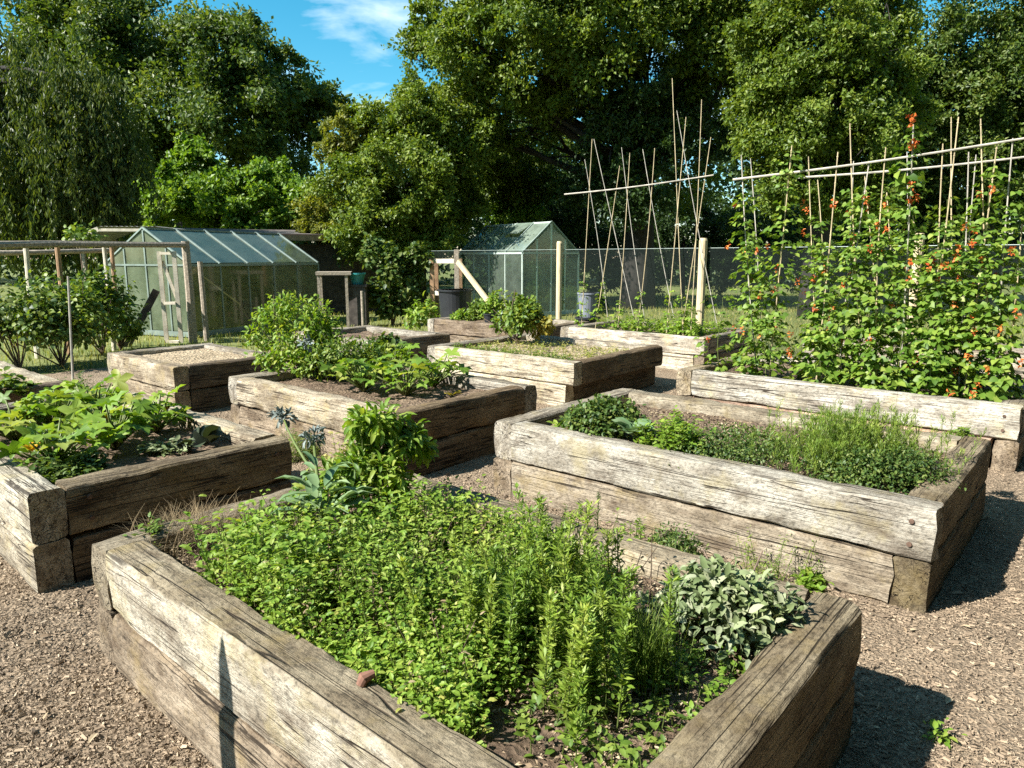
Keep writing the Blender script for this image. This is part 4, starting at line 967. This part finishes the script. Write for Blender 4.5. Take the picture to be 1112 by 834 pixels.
# plants and staging inside
def inside(root, xs, h, label, matl, n, cat='tomato plants'):
    w = root.matrix_basis if False else Matrix.Translation(root.location) @ Matrix.Rotation(root.rotation_euler[2], 4, 'Z')
    g = Geo()
    for x, y in xs:
        c = np.array(w @ Vector((x, y, h * .5))); clumps(g, c, (.35, .35, h * .5), 10, n, .11, T=T_LONG, ratio=.5, zmin=.05)
    c0 = np.array(w @ Vector((xs[0][0], xs[0][1], 0)))
    plant('tomato_plants', label, cat, [('foliage', g, [matl])], c0)
inside(GA, [(.8, 1.7), (1.8, 1.9), (2.8, 1.8)], 1.0, 'dull green plants growing inside the large greenhouse', L_GRASS, 260)
inside(GBh, [(.7, 1.2), (1.6, 1.3), (2.4, 1.0)], 1.1, 'pale plants growing inside the small greenhouse', L_MID, 260)

# low shed with felt roof behind the large greenhouse
def place(root, *pts): pass
sx, sy = -8.9, 17.6
shed = thing('shed', 'low dark shed with a long felt roof behind the large greenhouse', 'shed', (sx, sy, 0), R(28))
g = Geo(); box(g, (3.0, 1.2, .95), (5.6, 2.2, 1.9)); g.build('wall', M_DARKT, shed)
g = Geo(); bar(g, (3.0, -.25, 2.13), (3.0, 2.6, 2.34), 6.4, .06); g.build('roof', M_ROOF, shed)
g = Geo(); bar(g, (-.2, -.27, 2.06), (6.2, -.27, 2.06), .03, .14); g.build('fascia', M_BROWNT, shed)
lean = thing('lean_to', 'small lean-to with a pale barge board left of the large greenhouse', 'lean-to', (-9.35, 15.6, 0), R(4))
for x, y, h in ((0, 0, 1.96), (1.4, 0, 2.15), (0, 1.5, 1.96), (1.4, 1.5, 2.15)):
    g = Geo(); bar(g, (x, y, 0), (x, y, h), .08, .08); g.build('post', M_OLDT, lean)
g = Geo()
n = 40; V = []
for i in range(n + 1):
    x = -.4 + 2.1 * i / n
    for y in (-.2, 1.7): V += [(x, y, 1.84 + .36 * min(1, (x + .4) / .9) + (.014 if i % 2 else 0))]
i = np.arange((n + 1) * 2).reshape(-1, 2); g.add(V, np.stack([i[:-1, 0], i[1:, 0], i[1:, 1], i[:-1, 1]], -1))
g.build('roof', M_CORR, lean)
g = Geo(); bar(g, (-.42, -.22, 1.79), (.48, -.22, 2.15), .03, .1); g.build('barge_board', M_PALET, lean)
g = Geo(); bar(g, (.5, -.22, 2.13), (1.7, -.22, 2.13), .03, .06); g.build('fascia', M_PALET, lean)

# ------------------------------------------------------------------ fruit cage
fcg = thing('fruit_cage', 'fruit cage of weathered rails and thin posts at the left edge', 'fruit cage', (-6.6, 11.5, 0))
inv2 = Matrix.Translation(fcg.location).inverted()
def cpart(name, g, m):
    o = g.build(name, m); o.parent = fcg; o.matrix_parent_inverse = inv2; return o
def pole(px, y0, Y, rad, m, name='post', r=None):
    top = atd(px, y0, Y); g = Geo(); b = np.array([top[0] + U(-.02, .02), Y, 0]); tube(g, [b, (b + top) / 2 + rng.normal(size=3) * .008, top], [rad, rad * .97, rad * .9], 8); return cpart(name, g, m)
g = Geo(); tube(g, [atd(-60, 267, 9.6), atd(60, 265, 11), atd(200, 266, 12.9)], [.06, .055, .05], 8); cpart('rail', g, M_OLDT)
g = Geo(); tube(g, [atd(-60, 276, 10.6), atd(40, 274, 11.4), atd(120, 272, 12.6)], [.045, .04, .04], 8); cpart('rail', g, M_OLDT)
for px, Y, m, rad in ((28, 10.9, M_PALET, .04), (62, 11.2, M_BROWNT, .04), (113, 11.8, M_PALET, .035), (121, 12.4, M_BROWNT, .035), (-40, 9.8, M_OLDT, .05)): pole(px, 268, Y, rad, m)
pole(201, 262, 12.95, .075, M_OLDT); pole(217, 284, 13.2, .05, M_OLDT)
g = Geo(); bar(g, atd(137, 378, 12.4), atd(170, 315, 12.7), .05, .12); cpart('brace', g, M_DARKT)
# timber door of the cage
gate = thing('timber_gate', 'pale timber gate with a diagonal brace beside the large greenhouse', 'gate', tuple(at(183, 374, 0)))
q = at(183, 374, 0); gy = q[1]
ginv = Matrix.Translation(Vector(q)).inverted()
xl, xr = atd(175, 300, gy)[0], atd(191, 300, gy)[0]; zt_ = atd(183, 273, gy)[2]
def gp(name, segs, m=M_PALET, w=.045, h=.07):
    g = Geo()
    for a, b in segs: bar(g, a, b, w, h, up=np.array([1., .2, 0]))
    o = g.build(name, m); o.parent = gate; o.matrix_parent_inverse = ginv
gp('stile', [((xl, gy, .03), (xl, gy, zt_))]); gp('stile', [((xr, gy, .03), (xr, gy, zt_))])
for zf in (.98, .45, .03): gp('rail', [((xl + .03, gy + .002, zt_ * zf), (xr - .03, gy + .002, zt_ * zf))], h=.1)
gp('brace', [((xl + .03, gy + .03, zt_ * .9), (xr - .03, gy + .03, zt_ * .5))], h=.05)
# grey plastic stake
p0 = at(80, 425, 0); top = atd(74, 300, p0[1] + .1); g = Geo(); tube(g, [p0, (p0 + top) / 2, top], [.014, .013, .012], 7)
tag(g.build('garden_stake', M_CANEG), 'thin grey stake standing in front of the fruit bushes', 'stake')
# fruit bushes
for px, py, Y, rx, h, nl, mt, lb in [(15, 400, 9.6, .8, 1.2, 1700, L_DARK, 'dark fruit bush cut off at the left picture edge'), (62, 402, 10.0, .75, 1.4, 1900, L_MID, 'tall fruit bush in the middle of the fruit cage'),
                                     (108, 388, 11.2, .6, 1.45, 1700, L_MID, 'bright green fruit bush at the right of the fruit cage'), (128, 385, 11.9, .4, .8, 700, L_MID, 'small fruit bush beside the dark leaning plank')]:
    X = (px - CX) / F * Y * 1.0; c = np.array([X, Y, 0]); g, gs = Geo(), Geo()
    clumps(g, c + UP * h * .5, (rx * 1.15, rx * .9, h * .56), 34, int(nl * 1.7), .075, T=T_OVAL, ratio=.75, zmin=.06, sub=.34)
    stems(gs, c, [c + UP * U(.5, .95) * h + np.append(rng.normal(size=2) * rx * .45, 0) for _ in range(14)], .012, .004)
    plant('fruit_bush', lb, 'fruit bush', [('foliage', g, [mt]), ('stem', gs, [M_WOODY])], c, 'fruit bushes in the cage')
c = np.array([(95 - CX) / F * 12.6, 12.6, 0]); g, gs = Geo(), Geo(); tube(gs, curve(c, c + UP * 1.95, 6, .04), np.linspace(.02, .006, 6), 6); clumps(g, c + UP * 1.9, (.45, .3, .3), 9, 160, .1, T=T_OVAL, ratio=.8)
plant('climbing_rose', 'thin leafy climber poking above the fruit cage rail', 'climber', [('foliage', g, [L_MID]), ('stem', gs, [M_WOODY])], c)

# ------------------------------------------------------------------ corner by the ivy: table, tub, barrow
q = at(365, 356, 0); Yb = 15.5
tb = thing('potting_table', 'rough grey timber potting table right of the large greenhouse', 'table', (atd(362, 300, Yb)[0], Yb, 0), R(10))
z = atd(362, 297, Yb)[2]
g = Geo(); box(g, (0, .3, z), (.75, .6, .07)); g.build('tabletop', M_OLDT, tb)
for x, y in ((-.32, .05), (.27, .05), (-.32, .55), (.27, .55)):
    g = Geo(); bar(g, (x, y, 0), (x, y, z - .035), .06, .06); g.build('leg', M_OLDT, tb)
def tubbody(g, c, r0, r1, h, n=24, lip=.02):
    tube(g, [c, c + UP * h * .5, c + UP * h, c + UP * h, c + UP * (h + .03), c + UP * (h + .03), c + UP * (h - .1)], [r0, (r0 + r1) / 2, r1, r1 + lip, r1 + lip, r1 - .01, r1 - .03], n)
c = np.array([atd(388, 300, 15.9)[0], 15.9, .95]); g = Geo()
c[2] = 0; st = Geo(); box(st, c + UP * .45, (.4, .35, .9)); box(st, c + UP * .93, (.46, .4, .05))
tag(st.build('wooden_crate', M_DARKT), 'dark brown timber crate on end under the turquoise tub', 'crate')
g = Geo(); tubbody(g, c + UP * .957, .12, .17, .22); tag(g.build('plastic_tub', M_TEAL), 'turquoise plastic tub near the ivy', 'tub')
g = Geo(); q0 = np.array([atd(393, 320, 15.0)[0], 15.0, 0]); tube(g, [q0, q0 + UP * .85], .03, 8); tag(g.build('short_post', M_OLDT), 'short grey post in front of the turquoise tub', 'post')

# timber frame (compost bay) with black tub
Yc = 16.2
ff = thing('compost_frame', 'open brown timber frame with a leaning pale plank beside the small greenhouse', 'compost bay', (atd(492, 300, Yc)[0], Yc, 0))
finv = Matrix.Translation(ff.location).inverted()
def tf(name, segs, m, w=.07, h=.07):
    for a, b in segs:
        g = Geo(); bar(g, a, b, w, h); o = g.build(name, m); o.parent = ff; o.matrix_parent_inverse = finv
def at_ground(px, Y): return np.array([atd(px, 300, Y)[0], Y, 0])
tl, tr = at_ground(469, Yc), at_ground(496, Yc - .2); tl2, tr2 = at_ground(474, Yc + 1), at_ground(500, Yc + .9)
zt1 = atd(469, 281, Yc)[2]; zt2 = atd(494, 271, Yc)[2]
tf('post', [(tl, tl + UP * zt1), (tl2, tl2 + UP * zt1), (tr2, tr2 + UP * zt1)], M_BROWNT, .09, .09)
tf('post', [(tr, tr + UP * zt2)], M_OLDT, .1, .1)
tf('rail', [(tl + UP * (zt1 - .05) + [.05, 0, 0], tr + UP * (zt1 - .05) - [.05, 0, 0]), (tl + UP * .75 + [.05, 0, 0], tr + UP * .75 - [.05, 0, 0])], M_PALET, .05, .1)
pk0 = atd(497, 284, Yc - .3); pk1 = atd(530, 327, Yc - 1.0)
tf('brace', [(pk0, pk1)], M_POST, .05, .11)
c = at_ground(494, 13.6); g = Geo(); zc = atd(494, 316, 13.6)[2]; tubbody(g, c + UP * 0, .26, .32, zc, 28, .03)
tag(g.build('water_butt', M_BLACKP, smooth=False), 'large black plastic tub standing by the timber frame', 'tub')
c = at_ground(640, 14.0); c[0] += .35; g = Geo(); zc = atd(640, 318, 14.3)[2]; blk = Geo()
c = at_ground(639, 13.2) ; zc = atd(639, 319, 13.2)[2]
tubbody(blk, c, .22, .22, .42, 20); tag(blk.build('black_pot', M_BLACKP), 'black pot under the upturned grey bucket', 'pot')
g = Geo(); tubbody(g, c + UP * .452, .15, .19, zc - .46, 24, .015); bk = tag(g.build('grey_bucket', M_GREYP), 'grey plastic bucket behind the netting canes', 'bucket')

# ------------------------------------------------------------------ trees
def tree(name, label, cat, base, tr, th_, lobes, n, leaf, mats, group=None, ratio=.62, nsub=12, sub=.36, T_=T_DIA, limb=True, droop=.3, flat=.72, shellmin=.45):
    g, gt = Geo(), Geo(); base = np.asarray(base, float)
    top = base + UP * th_ + np.append(rng.normal(size=2) * .2, 0)
    if tr > 0:
        tp = curve(base, top, 7, .03); tube(gt, tp, np.linspace(tr * 1.25, tr * .7, 7), 12)
    w = np.array([l[1] ** 2 * (l[2] if len(l) > 2 else 1) for l in lobes]); w = w / w.sum()
    for l, ww in zip(lobes, w):
        c, r = l[0], l[1]; mi = l[3] if len(l) > 3 else 0
        nl = int(n * 1.95 * ww); ns = int(nsub * 2.3)
        if limb and tr > 0:
            st_ = tp[rng.integers(4, 7)]; cu = curve(st_, c, 7, .12, .06); tube(gt, cu, np.linspace(tr * .3, tr * .05, 7), 7)
            for _ in range(4):
                d = unit(1)[0]; tube(gt, curve(cu[rng.integers(3, 7)], c + d * r * .75, 5, .15), np.linspace(tr * .12, tr * .02, 5), 5)
        for k in range(ns):
            d = unit(1)[0]; d[2] = d[2] * .9 + .12
            q = c + d * r * (U(.15, 1.1) ** .5); sr = r * sub * .72 * U(.5, 1.35); m = max(4, int(nl / ns * U(.6, 1.4)))
            e = rng.normal(size=(m, 3)) * [1, 1, flat]; e = e / np.maximum(1, np.linalg.norm(e, axis=1, keepdims=True) / 2.1)
            ax_ = nrm(unit(1)[0] + d * .8 - UP * .25); pp = q + e * sr * .46 + ax_ * (np.clip(rng.normal(size=m), -1.7, 1.7) * sr * .85)[:, None]
            od = nrm(pp - c)
            D = od * .4 + unit(m) * .9 - UP * droop; N = UP * .5 + od * .45 + unit(m) * .8
            ll = leaf * .62 * np.exp(np.clip(rng.normal(size=m) * .32, -.7, .5))
            rr = np.clip(U(0, 1, m) * .75 + U(0, .25), 0, 1)
            leaves(g, pp, D, N, ll, ll * ratio, T_, rr, mi)
    parts = [('crown', g, mats)]
    if gt.n: parts.append(('trunk', gt, [M_BARK]))
    return plant(name, label, cat, parts, base, group)
def lb(px, py, Y, rpx, w=1.0, m=0):
    return (atd(px, py, Y), rpx / F * Y * 1.0, w, m)
def gb(px, Y): return np.array([(px - CX) / F * Y, Y, -.05])
GT = 'trees around the garden'
tree('broadleaf_tree', 'tall dark broadleaf tree left of the open sky', 'tree', gb(215, 31), .42, 6.5,
     [lb(122, 58, 31, 54), lb(200, 70, 31, 52), lb(258, 66, 30, 46), lb(305, 100, 31, 44), lb(335, 130, 32, 34), lb(240, 130, 30, 70), lb(165, 140, 30, 66), lb(95, 50, 31, 60), lb(300, 165, 32, 50, .6), lb(60, 10, 33, 50, .6), lb(262, 35, 31, 22), lb(355, 112, 32, 22), lb(150, 200, 31, 60), lb(98, -5, 32, 45), lb(200, 210, 33, 60), lb(70, 120, 32, 60)],
     88000, .26, [K_OAK], GT, nsub=16)
tree('maple_shrub', 'bright green bushy maple just behind the large greenhouse', 'tree', gb(240, 23), .14, 2.2,
     [lb(207, 182, 23, 26), lb(205, 212, 22.5, 36), lb(180, 232, 22, 30), lb(240, 232, 22, 34), lb(285, 205, 23, 32), lb(310, 215, 23, 36), lb(280, 238, 22, 34), lb(340, 232, 22.5, 30), lb(215, 165, 23, 14)],
     24000, .19, [K_BRIGHT], GT, nsub=9, ratio=.75)
tree('olive_green_tree', 'rounded olive green tree with a golden left shoulder, centre', 'tree', gb(455, 20.5), .2, 2.6,
     [lb(450, 140, 20.5, 42), lb(490, 150, 20.5, 40), lb(415, 150, 20.5, 36), lb(518, 180, 23.5, 40), lb(445, 195, 19.7, 52), lb(395, 200, 20, 45), lb(490, 215, 21.5, 40), lb(420, 245, 19.6, 40), lb(375, 148, 20.2, 26, 1, 1), lb(365, 175, 20, 24, 1, 1), lb(385, 260, 19.5, 30), lb(462, 250, 19.8, 36), lb(545, 205, 24, 32), lb(460, 112, 20.8, 24), lb(350, 240, 20, 26, 1, 1)],
     74000, .15, [K_OLIVE, K_GOLD], GT, nsub=14)
tree('great_oak', 'great oak with thick dark trunk and arching limbs, centre right', 'tree', gb(692, 22), .46, 5.6,
     [lb(480, 25, 21, 36), lb(520, 60, 20.5, 48), lb(585, 35, 20, 62), lb(545, 100, 21, 40), lb(500, 110, 21.5, 26, .7), lb(660, 35, 20, 66), lb(620, 85, 20.5, 42), lb(735, 40, 21, 62), lb(800, 30, 21, 60), lb(560, -40, 21, 70), lb(680, -60, 21, 80), lb(800, -50, 21, 80), lb(580, 150, 22.5, 36, .45), lb(640, 150, 23.5, 40, .3), lb(740, 130, 24, 46, .5), lb(770, 85, 21.5, 40), lb(535, 150, 22, 28, .6), lb(455, 55, 21.5, 22, .5), lb(745, 205, 24, 34, .3), lb(600, 115, 22, 34, .5), lb(650, 110, 20.6, 34, .8, 1), lb(700, 105, 20.4, 40, .9, 1), lb(665, 160, 20.8, 34, .6, 1), lb(720, 165, 20.6, 34, .6, 1), lb(690, 215, 20.9, 34, .5, 1), lb(640, 205, 22, 34, .5, 1), lb(770, 150, 21, 34, .6, 1)],
     135000, .17, [K_LIGHT, K_DARK], GT, nsub=15)  # dark-leaf lobes around the trunk paint in the canopy's shade
tree('fresh_green_tree', 'fresh green tree filling the sky behind the bean frame', 'tree', gb(880, 18.5), .28, 4.2,
     [lb(835, 60, 18.5, 44), lb(890, 50, 18, 50), lb(850, 115, 18, 46), lb(905, 110, 17.8, 52), lb(940, 80, 18.5, 46), lb(870, 165, 18, 46), lb(925, 165, 18, 46), lb(960, 130, 18.5, 38), lb(820, 140, 18.5, 32), lb(840, 200, 18.2, 34), lb(900, 205, 18.2, 40), lb(945, 210, 18.4, 36), lb(880, 0, 19, 60), lb(960, 20, 19, 40)],
     80000, .15, [K_LIGHT], GT, nsub=14)
tree('broadleaf_tree', 'shaded broadleaf tree in the upper right corner', 'tree', gb(1060, 24), .35, 6,
     [lb(1010, 30, 24, 54, .45), lb(1070, 40, 24, 60, .45), lb(1120, 90, 24, 60), lb(1050, 110, 24, 54), lb(1000, 150, 24, 46), lb(1080, 170, 24, 52), lb(1040, 205, 24.5, 44), lb(1110, 200, 24, 44), lb(980, 90, 24.5, 46), lb(1140, 20, 24, 60), lb(1000, 225, 25, 36), lb(1070, 240, 25, 30, .6)],
     62000, .19, [K_OAK], GT, nsub=14)
# weeping tree at the left edge: hanging strands
def weeping(label, base, lobes, n, leaf, matl):
    g, gt = Geo(), Geo(); tp = curve(base, base + UP * 6, 6, .04); tube(gt, tp, np.linspace(.3, .16, 6), 10)
    for c, r, ln, m in lobes:
        tube(gt, curve(tp[-1], c, 6, .1, .1), np.linspace(.1, .02, 6), 6)
        for _ in range(m):
            d = unit(1)[0]; q = c + d * r * np.array([1, 1, .7]) * U(.3, 1.2); L = ln * U(.3, 1.3); k = int(L * n * .8)
            t = U(0, 1, k); sw = rng.normal(size=2) * .3
            pp = q - UP * (t * L)[:, None]; pp[:, :2] += sw * (t ** 2)[:, None] + rng.normal(size=(k, 2)) * .055
            D = -UP * 1.0 + unit(k) * .65; ll = leaf * U(.6, 1.3, k); leaves(g, pp, D, unit(k) * .6 + nrm(q - base)[None] * .6 + UP * .3, ll, ll * .34, T_DIA, U(0, 1, k))
    plant('weeping_willow', label, 'tree', [('crown', g, [matl]), ('trunk', gt, [M_BARK])], base, GT)
weeping('weeping willow trailing dark curtains at the left edge', gb(-10, 18.5), [(atd(25, 90, 18.5), 1.3, 2.4, 130), (atd(80, 90, 18), 1.1, 2.4, 120), (atd(115, 130, 18), .8, 2.0, 70), (atd(40, 150, 17.5), 1.3, 2.3, 130), (atd(-30, 120, 18), 1.4, 2.6, 110), (atd(100, 180, 18), .8, 1.5, 60), (atd(10, 200, 17.5), 1.2, 1.6, 80), (atd(15, 40, 19), .9, 1.3, 26)], 62, .15, K_WILLOW)
# understorey
us = [(570, 195, 24, 30, K_OAK, 'mid green bush left of the great oak trunk'), (556, 222, 24, 26, K_BRIGHT, 'bright bush peeping over the small greenhouse roof'), (600, 225, 26, 42, K_DARK, 'dark bush behind the small greenhouse'),
      (650, 245, 27, 46, K_DARK, 'dark bush left of the oak trunk behind the netting'), (740, 250, 27, 46, K_DARK, 'dark bush right of the oak trunk behind the netting'), (810, 250, 26, 44, K_DARK, 'dark bush behind the left end of the bean frame'),
      (880, 255, 25, 42, K_DARK, 'dark bush behind the middle of the bean frame'), (960, 255, 27, 46, K_DARK, 'dark bush behind the right of the bean frame'), (1060, 275, 28, 40, K_DARK, 'dark bush at the right edge behind the netting')]
for px, py, Y, r_, mt, lbl in us:
    c = atd(px, py, Y); rr = r_ / F * Y
    tree('understorey_bush', lbl, 'bush', gb(px, Y), .08, max(.6, c[2] - .3), [(c, rr, 1, 0), (c + [rr * .6, 0, -rr * .4], rr * .75, 1, 0), (c + [-rr * .6, 0, -rr * .4], rr * .75, 1, 0), (np.array([c[0], c[1], rr * .7]), rr * .8, 1, 0)], 7000, .17, [mt], 'bushes under the trees', nsub=9)
# ivy mound centre
c = at_ground(425, 16.3)
g, gs = Geo(), Geo()
for px, py, r_, nn in ((405, 275, .55, 900), (430, 290, .6, 1000), (445, 310, .5, 700), (410, 320, .45, 600), (455, 280, .45, 500), (430, 335, .5, 600)):
    clumps(g, atd(px, py, 16.3), (r_, r_ * .8, r_), 9, nn, .12, T=T_OVAL, ratio=.75, zmin=.02)
stems(gs, c, [atd(q, 290, 16.3) for q in (405, 425, 450)], .03, .01)
plant('ivy_bush', 'ivy covered bush between the greenhouse and the timber frame', 'bush', [('foliage', g, [L_DARK]), ('stem', gs, [M_WOODY])], c)
g = Geo(); c = at_ground(460, 14.6); clumps(g, c + UP * .35, (.35, .3, .4), 8, 260, .12, T=T_LONG, ratio=.5, zmin=.02)
plant('yellow_leaf_bush', 'small yellow green bush left of the timber frame foot', 'bush', [('foliage', g, [L_LIME])], c)

# woodland behind everything, plus an added leaf ring screening off skylight
g = Geo(); n = 150000
px = U(-250, 1400, n); Y = U(38, 52, n)
lim = np.interp(px, [-250, 60, 150, 340, 420, 470, 520, 1400], [60, 120, 165, 205, 210, 170, 120, 60])
wob = np.array([mn.fractal(Vector((x * .012, 3.3, 0)), 1, 2, 4) for x in px[:4000]]); wob = np.resize(wob, n) * 0
hgt = np.array([(EYE + (280 - l) / 776 * y) for l, y in zip(lim, Y)])
z = hgt * U(0, 1, n) ** .8
X = (px - CX) / F * Y
pp = np.stack([X, Y, z], 1)
dens = np.array([mn.noise(Vector((a * .28, c_ * .33, b * .1))) for a, b, c_ in pp])
k = dens > -.12; pp = pp[k]; m = len(pp)
n2 = 70000; az = R(62) + R(146) * U(0, 1, n2); rd = U(13.5, 17.5, n2)  # added unseen ring right of and behind the camera, cuts sky fill
p2 = np.stack([rd * np.sin(az), 2 + rd * np.cos(az), U(0, 1, n2) ** .9 * (20 + 3 * np.sin(az * 9))], 1)
l2 = 1.0 * U(.6, 1.3, n2); leaves(g, p2, unit(n2) - UP * .2, UP * .6 + unit(n2) * .9, l2, l2 * .65, T_DIA, U(0, 1, n2))
l = .42 * U(.6, 1.3, m); leaves(g, pp, unit(m) - UP * .2, UP * .6 + unit(m) * .8 - [0, .5, 0], l, l * .65, T_DIA, U(0, 1, m))
tag(g.build('woodland_and_sky_blocker', [K_DARK]), 'dark far-off woodland behind the garden trees, plus an added unseen leaf ring blocking skylight', 'woodland', kind='stuff')

# lawn grass beyond the yard
g = Geo(); n = 60000
p = np.stack([U(-16, 18, n), U(9.5, 30, n), np.full(n, -.012)], 1); a_, b_ = p @ E1, p @ E2
p = p[((a_ > 10.9) | (b_ > 10.7))]; blades(g, p, 0, .13, .01, .014, .6, segs=2)
tag(g.build('lawn_grass', [L_GRASS]), 'sunlit rough grass beyond the garden beds', 'grass', kind='stuff')
